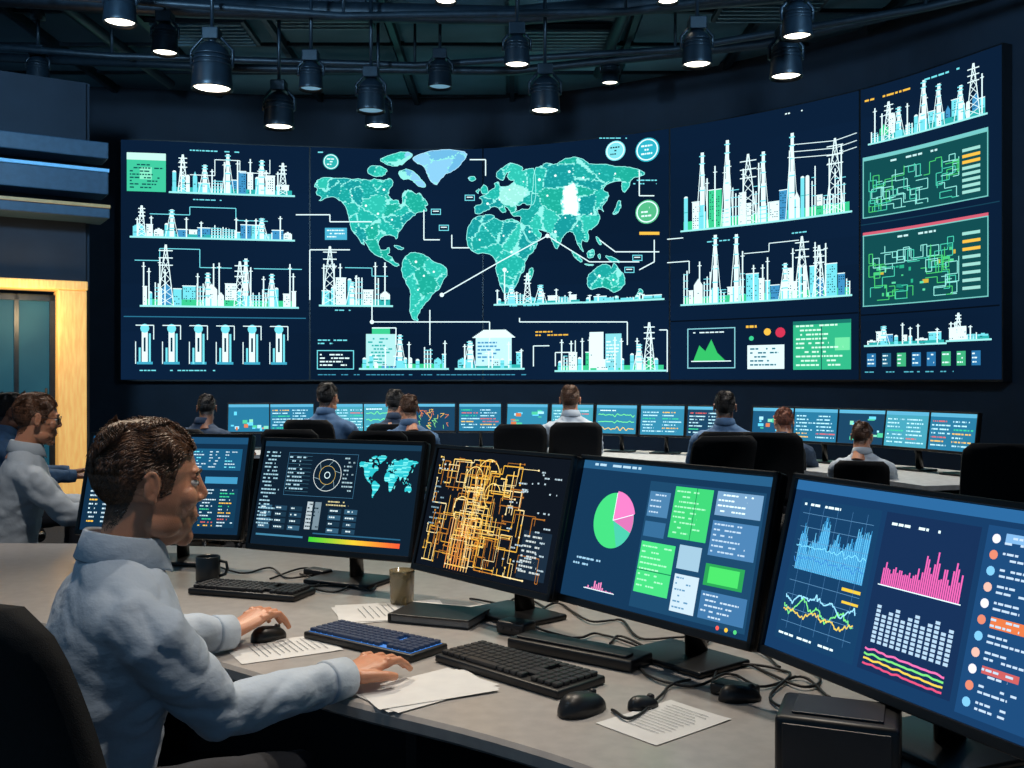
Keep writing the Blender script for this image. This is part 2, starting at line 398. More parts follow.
# right column A
d.f=wallmap(765)
d.rect(671,317,859,318.4,(5,12,22),3)
d.text(786,118,18,1,3,W_,1.2)
skyline(d,684,850,222,88,61,.7,[(703,.9),(728,1.0),(764,.8),(793,.95)],[(749,.8),(836,.8)])
for y in (150,157,163): d.line([(793,y),(836,y+4),(858,y+1)],.7,W_)
d.line([(668,230),(684,230)],1,W_); d.text(790,236,40,1,3,C_,1.2); d.text(708,236,30,1,3,C_,1.2)
skyline(d,684,850,300,70,67,.8,[(716,1.0),(737,.98),(786,.5)],[(803,.85),(820,.7)])
d.line([(745,252),(770,252),(770,244),(800,244)],.8,W_)
d.line([(668,255),(690,255),(690,268)],1,W_)
d.frame(688,326,736,368,1,(130,200,210),3); d.fill([(694,360),(700,344),(706,350),(712,338),(718,352),(726,360)],lambda a,b:(50,185,100),1,9,3); d.rect(692,360,732,361,W_,4); d.text(694,330,34,1,3,W_,1.2)
d.text(747,325,14,1,3,Y_,2.4); d.arc(768,332,0,3.6,0,360,Y_,3,12); d.arc(781,333,0,5,0,360,(200,50,80),3,14); d.arc(752,338,0,2.4,0,360,G_,3)
d.rect(748,345,785,369,(215,238,240),3); d.text(751,348,30,5,4,(30,110,130),1.6,4)
d.rect(794,323,852,370,(48,176,130),3); d.text(797,327,52,10,4.2,(205,245,225),1.6,4); d.rect(794,323,852,326.5,(25,110,100),4); d.rect(822,323,823,370,(20,90,80),4); d.rect(836,340,851,352,(110,220,160),4)
# right column B
d.f=wallmap(930)
d.text(866,82,60,1,4,Y_,2,ch=3); d.text(926,78,40,1,4,C_,1.8,ch=3)
skyline(d,872,986,129,56,71,.1,[(900,.55),(925,.9),(940,.75),(962,.6)],[(890,.7),(975,.9)])
def dash(x0,y0,x1,y1,seed,hdr):
    r=random.Random(seed)
    d.rect(x0,y0,x1,y1,(16,72,76),2); d.frame(x0,y0,x1,y1,1.1,(110,190,185),4); d.rect(x0,y0-3,x1,y0,hdr,4)
    d.text(x0+28,y0+5,50,1,4,(190,230,230),2,ch=3)
    for i in range(30):
        x=r.uniform(x0+8,x1-34); y=r.uniform(y0+18,y1-10)
        L=[(x,y)]
        for k in range(3): x+=r.choice([-12,12,6,-6]);x=max(x0+6,min(x1-30,x)); L.append((x,y)); y+=r.choice([-12,10,6]); y=max(y0+14,min(y1-6,y)); L.append((x,y))
        d.line(L,.8,r.choice([(70,200,170),(140,225,215),(70,200,110)]),3)
    for k in range(8): d.rect(x1-26,y0+12+k*(y1-y0-16)/8,x1-8,y0+15+k*(y1-y0-16)/8,Y_ if k in(1,2) else (150,210,200),4)
dash(864,146,990,208,3,(110,190,190)); dash(864,226,990,302,4,(200,90,110))
r=random.Random(5)
for i in range(24):
    x=r.uniform(872,955);y=r.uniform(246,290); d.rect(x,y,x+r.uniform(2,7),y+r.uniform(1.5,4),r.choice([(40,170,130),(70,195,130),(25,130,110),(90,210,160),(200,170,60)]),3)
d.rect(862,310,1001,311.5,(5,12,22),3); d.rect(862,214,1001,215,(20,60,80),3)
skyline(d,868,945,343,28,83,.2,[(885,.7)],[]); skyline(d,950,990,341,26,87,.1,[],[(960,1.0)])
for i in range(8):
    x=868+i*15; d.rect(x,352,x+9,366,r.choice([(40,110,160),(60,170,120),(30,90,120)]),3); d.text(x+1,354,7,3,4,W_,1.4,4,ch=1.5)
d.text(866,371,120,1,3,(80,170,190),1.2)
d.build('display_graphics',emw,vw)
# ------------------------------------------------------------------ room shell
wallm=mat('navy_wall_paint',(24,37,52),.75,c2=(20,31,45),ns=3,bump=.05)
def strip(name,pxs,z0,z1,off,m):
    b=MB()
    rings=[]
    for px in pxs:
        p=wplan(px);n=wnorm(px); a=p-n*off; c=p-n*(off+.2)
        rings.append([a+Vector((0,0,z0)),c+Vector((0,0,z0)),c+Vector((0,0,z1)),a+Vector((0,0,z1))])
    b.loft(rings,0,None,False); return b.build(name,m)
strip('wall_back',[-120+i*20 for i in range(63)],0,5.4,.13,wallm)
b=MB(); b.box((0,6,-.05),(16,20,.1)); b.build('floor',mat('dark_carpet',(30,34,42),.95,c2=(22,26,34),ns=40,bump=.2,bs=300))
ceil=mat('ceiling_panel',(78,110,128),.8,c2=(66,96,112),ns=1.5,bump=.05)
ceil2=mat('ceiling_panel_light',(112,146,162),.7,c2=(98,132,148),ns=1.5)
ceil3=mat('ceiling_panel_dark',(48,74,90),.8,c2=(42,64,80),ns=1.5)
b=MB(); b.box((0,6,5.15),(16,20,.1)); b.build('ceiling',ceil)
darkst=mat('dark_steel',(28,40,50),.45,.3,c2=(20,30,38))
b=MB()
for i in range(-6,7): b.box((i*1.25,6,5.05),(.06,19,.10),0)
for j in range(0,16): b.box((0,-2+j*1.0,5.075),(15.5,.045,.05),0)
r=random.Random(8)
for i in range(-6,6):
    for j in range(6,15):
        k=r.choice([1,1,2,3]); b.box((i*1.25+.625,-1.5+j*1.0,5.085),(1.1,.86,.03),k)
b.build('trim_ceiling_grid',[darkst,ceil,ceil2,ceil3])
g=empty('ceiling_air_duct')
b=MB(); b.tube([(-7,8.6,4.84),(-3,9.3,4.84),(0,9.5,4.84),(3,8.8,4.84),(6,7.2,4.84)],.09,0,16); b.tube([(-7,10.6,4.87),(-3,11.2,4.87),(0,11.3,4.87),(2.6,10.4,4.87),(5,8.4,4.87)],.05,0,12)
b.tube([(-4.4,7,4.93),(-4.1,12,4.93)],.06,0,10); b.tube([(1.2,7,4.93),(1.0,11.6,4.93)],.06,0,10)
b.build('duct_run',darkst,g)
g=empty('lighting_track')
b=MB()
TR=[[(-7,7.4),(-4,8.4),(-1.5,8.9),(1,8.8),(3,8.0),(5.2,6.2)],[(-7,9.2),(-4,10.0),(-1,10.3),(1.6,9.8),(3.6,8.7),(5.6,7)]]
for T in TR:
    b.tube([(x,y,4.62) for x,y in T],.035,0,8)
    for x,y in T: b.cyl((x,y,4.62),(x,y,5.1),.015)
b.build('track_rail',darkst,g)
g=empty('ceiling_vent')
b=MB()
for (x,y) in ((-1.9,9.9),(0.6,10.6),(2.5,9.7),(-3.2,10.4)):
    b.box((x,y,5.0),(1.0,.7,.05),0)
    for k in range(7): b.box((x,y-.3+k*.1,4.97),(.92,.03,.03),1)
b.build('vent_grille',[darkst,mat('vent_slat',(110,140,155),.5)],g)
lampb=mat('lamp_housing',(24,36,46),.4,.3,c2=(18,28,37))
lampe=mat('lamp_lens',(255,250,235),.3,emit=(255,246,225),es=5.0)
lampoff=mat('lamp_lens_dim',(120,150,170),.3,emit=(120,170,200),es=.6)
def lamp(px,py,rp,D,on=True,watt=0):
    x=(px-512)*.001*D; z=CZ+(HY-py)*.001*D; r=rp*.001*D; h=r*2.3
    e=empty('pendant_spotlight',(x,D,z)); b=MB()
    b.lathe([(r*.88,.025),(r*1.0,0),(r*1.03,.01),(r*1.0,.12*h),(r*.92,.6*h),(r*.8,.85*h),(r*.45,h),(.02,h*1.02)],mi=0)
    b.lathe([(0.001,.015),(r*.5,.017),(r*.88,.025)],mi=1)
    for k in range(3): b.lathe([(r*.97,h*(.5+k*.1)),(r*1.02,h*(.52+k*.1)),(r*.95,h*(.54+k*.1))],mi=0)
    b.tube([(r*1.02,0,h*.5),(r*1.05,0,h*.85),(r*.5,0,h*1.12),(-r*.5,0,h*1.12),(-r*1.05,0,h*.85),(-r*1.02,0,h*.5)],.014,0,6)
    b.cyl((0,0,h*.98),(0,0,h*1.3),.03); b.cyl((0,0,h*1.28),(0,0,5.1-z),.016); b.cyl((0,0,4.98-z),(0,0,5.1-z),.07)
    b.box((0,0,h*1.2),(.14,.14,.1),0,bevel=.01)
    b.build('spot_housing',[lampb,lampe if on else lampoff],e)
    if watt:
        L=bpy.data.lights.new('spot_beam','SPOT'); L.energy=watt; L.spot_size=math.radians(95); L.spot_blend=.7; L.shadow_soft_size=r*.5; L.color=(1,.90,.76)
        o=bpy.data.objects.new('spot_beam',L); sc.collection.objects.link(o); o.parent=e; o.location=(0,0,-.03)
for a in [(120,24,16,8.0,1,150),(38,82,11,10,1,100),(165,54,13,9,1,0),(212,90,20,8.5,1,220),(279,128,15,9.5,1,160),(371,112,14,9.2,0,0),(378,127,13,10,1,100),(311,90,12,9,0,0),(440,88,12,10,0,0),(517,66,13,8.5,1,200),(545,112,15,9,1,160),(610,84,9,11,1,0),(697,66,15,8,1,200),(786,78,16,7.5,1,240),(797,38,15,7,1,0),(668,3,11,8,1,0),(446,3,11,8,1,0)]:
    lamp(*a)
# left wing wall with doorway and ledges
A=Vector((-4.26,10.0,0)); B=Vector((-7.0,8.3,0)); du=(B-A).normalized(); nn=Vector((-du.y,du.x,0)); 
if nn.y>0: nn=-nn
ML=Matrix(((du.x,nn.x,0,A.x),(du.y,nn.y,0,A.y),(0,0,1,0),(0,0,0,1)))
b=MB()
b.box((1.6,-.1,3.35),(3.2,.2,2.0),0,M=ML); b.box((2.15,-.1,1.17),(2.1,.2,2.36),0,M=ML); b.box((.01,-1.2,2.18),(.1,2.3,4.36),0,M=ML)
b.build('wall_left',wallm)
wood=mat('wood_warm_glow',(235,190,120),.6,c2=(210,160,95),ns=6,stretch=(8,8,1),emit=(245,185,95),es=.45)  # emission puts the doorway's warm light into the wood itself
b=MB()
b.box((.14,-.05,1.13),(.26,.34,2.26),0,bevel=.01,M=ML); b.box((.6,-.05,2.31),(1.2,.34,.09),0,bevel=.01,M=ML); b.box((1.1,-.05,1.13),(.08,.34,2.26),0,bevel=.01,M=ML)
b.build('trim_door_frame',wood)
e=empty('door_1'); b=MB()
b.box((.67,-.12,1.12),(.78,.05,2.2),0,M=ML)
b.box((.30,-.09,1.12),(.05,.07,2.2),1,M=ML); b.box((.62,-.09,1.12),(.04,.07,2.2),1,M=ML); b.box((.67,-.09,2.19),(.78,.07,.06),1,M=ML); b.cyl((.36,-.03,1.0),(.36,-.03,1.3),.012,mi=1,M=ML)
b.build('glass_leaf',[mat('teal_glass_glow',(26,62,74),.75,c2=(14,40,52),ns=1.5,emit=(26,80,98),es=.6,spec=.2),darkst],e)  # low teal emission stands in for light in the glass
b=MB()
ledge=mat('ledge_panel',(50,78,100),.5,c2=(42,68,88))
for z,h in ((3.62,.16),(3.3,.22),(3.0,.1)):
    b.box((.95,.18,z),(2.2,.36 if h>.1 else .5,h),0,bevel=.01,M=ML)
b.box((.95,.38,3.42),(2.2,.03,.03),1,M=ML); b.box((.95,.44,3.06),(2.2,.03,.03),2,M=ML)
b.build('trim_wall_ledge',[ledge,mat('led_strip_blue',(120,180,220),.4,emit=(90,160,210),es=.4),mat('led_strip_warm',(180,150,100),.4,emit=(150,120,80),es=.3)])
b=MB(); b.box((6.2,5,2.55),(.2,12,5.1)); b.build('wall_right',wallm)
# ------------------------------------------------------------------ front desk
def catm(P,n):
    P=[Vector(p) for p in P]; xs=[0]
    for a,c in zip(P,P[1:]): xs.append(xs[-1]+(c-a).length)
    return [Vector((interp(xs,[p.x for p in P],xs[-1]*i/n),interp(xs,[p.y for p in P],xs[-1]*i/n),0)) for i in range(n+1)]
fr=catm([(-2.7,2.85,0),(-1.5,2.72,0),(-1.0,2.5,0),(-.66,2.26,0),(-.34,2.0,0),(-.05,1.80,0),(.17,1.6,0),(.36,1.3,0),(.48,.8,0)],60)
bk=catm([(-2.7,3.95,0),(-1.2,3.85,0),(-.4,3.52,0),(.3,2.98,0),(.82,2.4,0),(1.2,1.65,0),(1.38,.8,0)],60)
deskm=mat('grey_laminate_desktop',(162,158,155),.32,c2=(152,148,146),ns=30,bump=.02)
deskd=mat('desk_base_dark',(24,27,33),.6)
e=empty('control_desk'); b=MB(); rings=[]
for a,c in zip(fr,bk):
    t=(c-a).normalized()
    rings.append([a+Vector((0,0,DZ-.008)),a+t*.008+Vector((0,0,DZ)),c+Vector((0,0,DZ)),c+Vector((0,0,DZ-.035)),a+t*.008+Vector((0,0,DZ-.035)),a+Vector((0,0,DZ-.028))])
b.loft(rings,0,None,False); b.build('desktop',deskm,e)
b=MB(); rings=[]
for a,c in zip(fr,bk):
    t=(c-a).normalized(); p=c-t*.12
    rings.append([p+Vector((0,0,0)),p+t*.04,p+t*.04+Vector((0,0,DZ-.035)),p+Vector((0,0,DZ-.035))])
b.loft(rings,0,None,False)
for i in (1,16,38,59):
    a=fr[i];c=bk[i];t=(c-a); L=t.length-.3; ang=math.atan2(t.y,t.x); m_=a+t.normalized()*(.15+L/2)
    b.box((m_.x,m_.y,.355),(L,.04,.70),0,rz=ang)
b.build('desk_frame',deskd,e)
# ------------------------------------------------------------------ monitors
emm=screen_mat('monitor_display',1.35)
bez=mat('monitor_bezel',(13,14,16),.35,c2=(10,11,13))
def monitor_body(w,h,name='panel'):
    b=MB()
    t=.011
    b.box((0,.018,0),(w,.03,h),0,bevel=.006,seg=3)
    b.box((0,.045,-.02),(w*.72,.03,h*.6),0,bevel=.012,seg=3)
    for (c,s) in (((0,0,h/2-t/2),(w,.012,t)),((0,0,-h/2+t*.8),(w,.012,t*1.6)),((-w/2+t/2,0,0),(t,.012,h)),((w/2-t/2,0,0),(t,.012,h))): b.box(c,s,0,bevel=.002)
    return b
def monitor(L,R,content,zc=1.02,h=.36,tilt=14.5,k=1.0,w=None,seedname='computer_monitor'):
    L=Vector((L[0],L[1],0));R=Vector((R[0],R[1],0)); c=(L+R)/2; dv=R-L; w=w or dv.length; ang=math.atan2(dv.y,dv.x)
    e=empty(seedname,(c.x,c.y,DZ),ang)
    Mp=Matrix.Translation((0,0,zc-DZ))@Matrix.Rotation(-math.radians(tilt),4,'X')
    pb=monitor_body(w,h); o=pb.build('bezel_panel',bez,e,Mp)
    sw=w-.024; sh=h-.03
    def f(x,y,o_): return Mp@Vector(((x/100-.5)*sw,.001-o_,(.5-y/58)*sh+.003))
    d=Draw(f,1e9,.0005,.00001); d.k=k
    content(d); d.build('screen_image',emm,e)
    b=MB(); yb=.07
    b.box((0,yb+.02,.008),(.24,.17,.014),0,bevel=.005,seg=3)
    b.tube([(0,yb+.06,.012),(0,yb+.05,.12),(0,yb,.22),(0,yb-.02,zc-DZ)],[.035,.03,.028,.03],0,12,flat=.45)
    b.build('stand',bez,e); return e
def table(d,x0,y0,x1,y1,rows,colr,bg=None,txt=(190,215,225),cols=3):
    if bg: d.rect(x0,y0,x1,y1,bg,1)
    st=(y1-y0)/rows
    for r in range(rows):
        for c in range(cols):
            xx=x0+(x1-x0)*c/cols+.8; d.text(xx,y0+r*st+st*.3,(x1-x0)/cols-1.6,1,st,random.choice(colr) if random.random()<.3 else txt,st*.36,3,ch=.7)
def M1(d):
    d.rect(0,0,100,58,(14,42,66),0); d.rect(0,0,100,4,(26,72,106),1); d.text(3,1.3,50,1,3,(170,210,230),1.2)
    table(d,3,7,30,54,18,[Y_,G_],(14,44,66)); table(d,33,7,62,28,10,[Y_,C_],(18,60,84)); d.rect(65,7,97,20,(24,84,120),1); table(d,66,8,96,19,6,[C_],None)
    d.rect(52,30,72,35,(40,150,110),2); d.rect(52,37,66,40,(190,90,60),2); d.rect(76,24,96,28,(60,140,180),2)
    for i in range(9): d.line([(33,31+i*2.7),(70,31+i*2.7)],.2,(60,110,140))
    d.text(34,31.5,16,9,2.7,(160,200,215),.9,ch=.8); table(d,74,31,97,54,12,[Y_,G_,(200,90,80)],(16,54,80),cols=2)
    d.text(54,43,18,5,2.4,(140,190,210),.9,ch=.8)
def mapin(d,x0,y0,s,L=2):
    for k,P in CONT.items():
        if k in('nz','tas','in5','ire'): continue
        d.fill([(x0+(x-313)*s,y0+(y-150)*s*1.25) for x,y in coast(P,.6)],lambda a,b:(40,180,190) if noise.noise(Vector((a*1.1,b*1.1,0)))<.12 else (120,225,225),.35,2.5,L)
def M2(d):
    d.rect(0,0,100,58,(13,29,44),0); d.rect(0,0,100,3,(22,52,74),1)
    d.text(2,6,12,20,2.1,(150,190,205),.8,ch=.8); d.frame(17,6,62,30,.2,(60,110,140),1)
    d.arc(44,18,8.6,8.9,0,360,(210,220,220),3,40); d.arc(44,18,5,5.25,0,360,(200,170,90),3,30); d.arc(44,18,1.5,1.9,0,360,W_,3,16)
    for a in range(0,360,30): 
        if a%60: d.line([(44+5*math.cos(math.radians(a)),18+5*math.sin(math.radians(a))),(44+8.5*math.cos(math.radians(a+20)),18+8.5*math.sin(math.radians(a+20)))],.2,(150,180,190))
    for i in range(10): d.line([(18,8+i*2.2),(33,8+i*2.2)],.15,(60,110,130)); 
    d.text(18,8.3,13,9,2.2,(160,195,210),.8,ch=.8); d.text(54,8,7,9,2.2,(150,180,190),.8,ch=.7)
    mapin(d,63,6,.108); 
    for y in (36,39.5,43,46.5): 
        for x in (3,13,23,48,58): d.rect(x,y,x+8,y+2.6,random.choice([(30,62,84),(46,84,108),(24,50,68)]),2); d.text(x+1,y+.8,6,1,2,(200,220,225),.8,ch=.7)
    d.rect(34,33,37.6,48,(170,184,190),2); d.rect(39,33,43,48,(110,130,142),2); d.text(34.5,34,9,7,2,(20,40,50),.8,3,ch=.6)
    d.text(46,32,16,2,1.8,(200,190,140),.7,ch=.7)
    for i in range(40):
        t=i/40; col=(60+170*min(1,2*t),190-110*max(0,t*2-1),50); d.rect(38+i*1.4,52,38+(i+1)*1.4,54.5,col,2)
    d.rect(3,52,34,53,(60,120,150),2); d.rect(40,49.6,94,50.3,(40,90,120),2)
def M3(d):
    d.rect(0,0,100,58,(13,19,28),0)
    r=random.Random(12); cs=[(225,170,62),(242,202,108),(200,130,48),(240,218,160),(165,104,42)]
    for i in range(125):
        x=max(6,min(88,40+r.gauss(0,1)*19)); y=r.uniform(5,54); L=[(x,y)]
        for k in range(r.randint(2,5)):
            if k%2: x=max(4,min(92,x+r.choice([-14,-8,-4,4,8,14])))
            else: y=max(4,min(55,y+r.choice([-12,-8,-4,4,8,12])))
            L.append((x,y))
        c=r.choice(cs); d.line(L,r.choice([.25,.35,.5]),c,3)
        d.rect(x-.5,y-.4,x+.5,y+.4,c,4)
    for cx,cy,rr in ((34,14,7),(50,20,6),(28,28,6),(44,12,9)):
        d.arc(cx,cy,rr-.45,rr,20,250,(245,210,120),4,20)
    for i in range(9): d.line([(24+i*2.2,36+r.uniform(-5,5)),(24+i*2.2,57)],.6,r.choice([(190,85,45),(225,180,110),(235,150,80)]),3)
    for i in range(30): x=r.uniform(62,92);y=r.uniform(6,50); d.text(x,y,6,1,2,(170,190,200),.7,ch=.7)
    d.text(4,5,14,3,2.2,(190,200,200),.8,ch=.8); d.text(4,16,9,9,2.6,(120,150,165),.7,ch=.7); d.rect(77,33,96,54,(24,40,56),2); d.text(78,35,16,8,2.2,(190,200,200),.8,ch=.8)
def M4(d):
    d.rect(0,0,100,58,(18,50,80),0); d.rect(0,0,100,3.5,(36,86,124),1); d.text(4,1,40,1,3,(170,205,225),1)
    d.arc(24,24,0,11.5,90,292,(64,205,120),2,40); d.arc(24,24,0,11.5,-68,18,(70,190,160),2,24); d.arc(24,24,0,12.2,18,90,(225,120,185),2,20); d.arc(24,24,0,11.5,-20,18,(205,110,170),3,14)
    d.line([(24,24),(24,12.5)],.3,W_); d.line([(24,24),(35,20.5)],.3,W_)
    d.text(5,41,18,2,2.4,(150,195,220),.8,ch=.9); d.rect(14,53,32,53.3,W_,3)
    for i in range(14): d.rect(15+i*1.2,53-random.uniform(.5,4.5)*(1 if 3<i<9 else .3),15.8+i*1.2,53,(225,130,180),3)
    d.rect(41,6,98,56,(26,66,98),1)
    d.rect(55,7,74,27,(58,195,110),2); d.text(56,8.5,17,9,2.0,(160,230,185),.6,3,ch=.8); d.rect(66,7,66.3,27,(20,110,70),4)
    d.rect(76,7,97,16,(110,150,185),2); d.text(77,8,18,4,2,W_,.6,3,ch=.8); d.rect(76,18,97,31,(70,120,165),2); d.text(77,19,18,6,2,(180,205,225),.6,3,ch=.8)
    d.rect(42,10,53,20,(70,120,160),2); d.text(43,11,9,4,2.3,(180,205,225),.6,3,ch=.8); d.rect(42,22,53,28,(50,100,140),2)
    d.rect(42,30,60,50,(66,205,120),2); d.text(43,31.5,16,8,2.2,(165,235,190),.6,3,ch=.8); d.rect(42,41,60,41.4,(20,120,80),3)
    d.rect(62,29,73,38,(150,185,205),2); d.rect(62,40,74,54,(190,212,225),2); d.text(63,41,10,6,2.2,(90,140,175),.6,3,ch=.8)
    d.rect(76,34,94,42,(40,150,80),2); d.rect(78,35,92,41,(70,210,100),3); d.rect(76,44,97,54,(60,110,155),2); d.text(77,45,18,5,1.9,(190,212,228),.6,3,ch=.8)
    for i,c in enumerate(((240,90,80),(240,190,60),(80,200,120))): d.arc(86+i*4,56,0,.8,0,360,c,3,10)
def M5(d):
    d.rect(0,0,100,58,(20,54,92),0); d.rect(0,0,100,3.4,(40,96,146),1); d.rect(4,6,40,54,(20,58,94),1); d.rect(42,6,76,54,(20,44,80),1)
    for i in range(9): d.line([(6,11+i*4.6),(38,11+i*4.6)],.15,(90,140,180))
    for i in range(5): d.line([(9+i*6.5,8),(9+i*6.5,50)],.12,(70,120,165))
    for i in range(110):
        x=7+i*.28; h=9+7*noise.noise(Vector((i*.09,0,0)))+4*random.random()+ (4 if 30<i<48 or i>88 else 0)
        d.rect(x,30-h,x+.24,30,(60,150,205) if i%3 else (110,200,240),2)
    for off,c in ((22,(120,210,245)),(26,(60,130,200))):
        d.line([(6+i*.4,off+3*noise.noise(Vector((i*.2,off,0)))) for i in range(80)],.3,c,4)
    for off,c,ph,am in ((42,(120,230,130),0,5),(44,(230,200,90),2,3),(39,(150,220,245),5,4)):
        d.line([(6+i*.4,off+am*noise.noise(Vector((i*.07,ph,0)))+1.6*noise.noise(Vector((i*.5,ph,0)))) for i in range(80)],.45,c,4)
    d.text(6,7.5,20,1,2,W_,.8,ch=1); d.text(6,51.5,30,1,2,W_,.7,ch=1); d.rect(30,32,38,33,(225,190,60),3); d.rect(31,36,38,36.8,(225,190,60),3)
    for i in range(38):
        x=45+i*.75; h=3+7*abs(noise.noise(Vector((i*.22,7,0))))*2+2.5*random.random(); d.rect(x,28-h,x+.55,28,(225,98,172),3)
    d.rect(44,28,74,28.3,W_,3); d.text(45,9,20,1,2,W_,.8,ch=1)
    for i in range(12):
        for j in range(11): 
            if j<9-((i*5)%3): d.rect(45.5+i*2.4,44.5-j*1.3,47.1+i*2.4,45.4-j*1.3,(170,200,222),3)
    for k,(c,o) in enumerate((((230,110,170),47.5),((120,220,120),49),((230,200,80),50.5),((220,80,120),52))):
        d.line([(44+i*.75,o+.6*noise.noise(Vector((i*.3,k,0)))+i*.02) for i in range(40)],.6,c,4)
    d.rect(78,5,99,56,(26,68,112),1)
    for i in range(11):
        y=7+i*4.4; d.arc(81.2,y+1.4,0,1.3,0,360,[(225,225,235),(215,130,105),(120,190,230),(225,180,165)][i%4],3,12); d.text(84,y+.4,12,2,1.6,(185,208,228),.6,4,ch=.9)
    d.rect(84,29,97,32,(215,115,68),3); d.rect(84,6.6,97,9,(120,170,215),3); d.rect(84,42,95,44,(190,90,90),3)
P=[((-1.5,3.50),(-.895,3.37),M1),((-.825,3.21),(-.275,2.96),M2),((-.25,2.86),(.125,2.43),M3),((.14,2.46),(.505,1.99),M4),((.525,1.98),(.765,1.41),M5)]
for L,R,c in P: monitor(L,R,c,k=1.0)
# ------------------------------------------------------------------ office chair
fab=mat('chair_black_fabric',(14,15,18),.9,c2=(10,11,13),ns=60,bump=.25,bs=500)
chp=mat('chair_black_plastic',(16,17,20),.4)
def chair_mesh(wt=.19,wb=.24,top=1.06,zb=.56):
    b=MB()
    b.box((0,0,.43),(.5,.48,.085),0,bevel=.035,seg=4)
    rings=[]
    n=12
    for i in range(n+1):
        t=i/n; z=zb+(top-zb)*t
        hw=wb+(wt-wb)*t
        if t>.85: hw*=math.sqrt(max(.05,1-((t-.85)/.16)**2))*.35+.65
        if t<.1: hw*=.8+2*t
        y0=-.25-.10*t+.03*math.sin(t*math.pi)
        R=[]
        for k in range(9):
            s=-1+2*k/8; R.append(Vector((s*hw,y0+.03*(s*s)+.03-.012*abs(s)**3,z)))
        for k in range(9):
            s=1-2*k/8; R.append(Vector((s*hw,y0+.03*(s*s)-.03+.012*abs(s)**3,z)))
        rings.append(R)
    b.loft(rings,0)
    b.tube([(0,-.12,.40),(0,-.30,.42),(0,-.33,.55),(0,-.33,.75)],[.03,.03,.028,.02],1,10,flat=.5)
    b.cyl((0,0,.12),(0,0,.40),.028,mi=1); b.box((0,0,.39),(.22,.2,.04),1,bevel=.01)
    for i in range(5):
        a=2*math.pi*i/5+.3; c_,s_=math.cos(a),math.sin(a)
        b.tube([(0,0,.12),(c_*.15,s_*.15,.115),(c_*.3,s_*.3,.075)],[.03,.024,.016],1,8)
        b.cyl((c_*.3-s_*.02,s_*.3+c_*.02,.03),(c_*.3+s_*.02,s_*.3-c_*.02,.03),.03,mi=1,seg=14)
    for s in (-1,1):
        b.tube([(s*.24,.02,.42),(s*.29,.02,.46),(s*.29,.0,.62)],[.018,.018,.018],1,8); b.box((s*.29,.02,.635),(.07,.25,.03),1,bevel=.012,seg=3)
    return b
_c=chair_mesh(.21,.27,1.05).build('tmp',[fab,chp]); chair_me=_c.data; bpy.data.objects.remove(_c)
_c=chair_mesh(.20,.20,1.05,.6).build('tmp',[fab,chp]); chair_me2=_c.data; bpy.data.objects.remove(_c)
def chair(x,y,head,me=chair_me,s=1.0):
    e=empty('office_chair',(x,y,0),-math.radians(head)); o=inst('chair_body',me,e); e.scale=(s,s,s); return e
# ------------------------------------------------------------------ people
def skinmat(name,c,c2,beard,hair,amt=.42):
    m=bpy.data.materials.new(name); m.use_nodes=True; nt=m.node_tree; b=nt.nodes['Principled BSDF']; b.inputs['Roughness'].default_value=.42
    b.inputs['Subsurface Weight'].default_value=.15; b.inputs['Subsurface Radius'].default_value=(.02,.008,.004)
    tc=nt.nodes.new('ShaderNodeTexCoord'); n=nt.nodes.new('ShaderNodeTexNoise'); n.inputs['Scale'].default_value=35; n.inputs['Detail'].default_value=5
    nt.links.new(tc.outputs['Object'],n.inputs['Vector'])
    n2=nt.nodes.new('ShaderNodeTexNoise'); n2.inputs['Scale'].default_value=450; nt.links.new(tc.outputs['Object'],n2.inputs['Vector'])
    bp=nt.nodes.new('ShaderNodeBump'); bp.inputs['Strength'].default_value=.2; bp.inputs['Distance'].default_value=.002
    nt.links.new(n2.outputs['Fac'],bp.inputs['Height']); nt.links.new(bp.outputs['Normal'],b.inputs['Normal'])
    mx=nt.nodes.new('ShaderNodeMix'); mx.data_type='RGBA'; mx.inputs[6].default_value=lin(c); mx.inputs[7].default_value=lin(c2); nt.links.new(n.outputs['Fac'],mx.inputs[0])
    out=mx.outputs[2]
    if beard:
        sx=nt.nodes.new('ShaderNodeSeparateXYZ'); nt.links.new(tc.outputs['Object'],sx.inputs[0])
        a=nt.nodes.new('ShaderNodeMapRange'); a.inputs['From Min'].default_value=-.018; a.inputs['From Max'].default_value=-.06; nt.links.new(sx.outputs['Z'],a.inputs['Value'])
        c3=nt.nodes.new('ShaderNodeMapRange'); c3.inputs['From Min'].default_value=.0; c3.inputs['From Max'].default_value=.03; nt.links.new(sx.outputs['Y'],c3.inputs['Value'])
        e=nt.nodes.new('ShaderNodeMapRange'); e.inputs['From Min'].default_value=-.125; e.inputs['From Max'].default_value=-.10; nt.links.new(sx.outputs['Z'],e.inputs['Value'])
        m1=nt.nodes.new('ShaderNodeMath'); m1.operation='MULTIPLY'; nt.links.new(a.outputs[0],m1.inputs[0]); nt.links.new(c3.outputs[0],m1.inputs[1])
        m2=nt.nodes.new('ShaderNodeMath'); m2.operation='MULTIPLY'; nt.links.new(m1.outputs[0],m2.inputs[0]); nt.links.new(e.outputs[0],m2.inputs[1])
        m3=nt.nodes.new('ShaderNodeMath'); m3.operation='MULTIPLY'; m3.inputs[1].default_value=amt; nt.links.new(m2.outputs[0],m3.inputs[0])
        mb=nt.nodes.new('ShaderNodeMix'); mb.data_type='RGBA'; nt.links.new(out,mb.inputs[6]); mb.inputs[7].default_value=lin(hair); nt.links.new(m3.outputs[0],mb.inputs[0]); out=mb.outputs[2]
    nt.links.new(out,b.inputs['Base Color']); return m
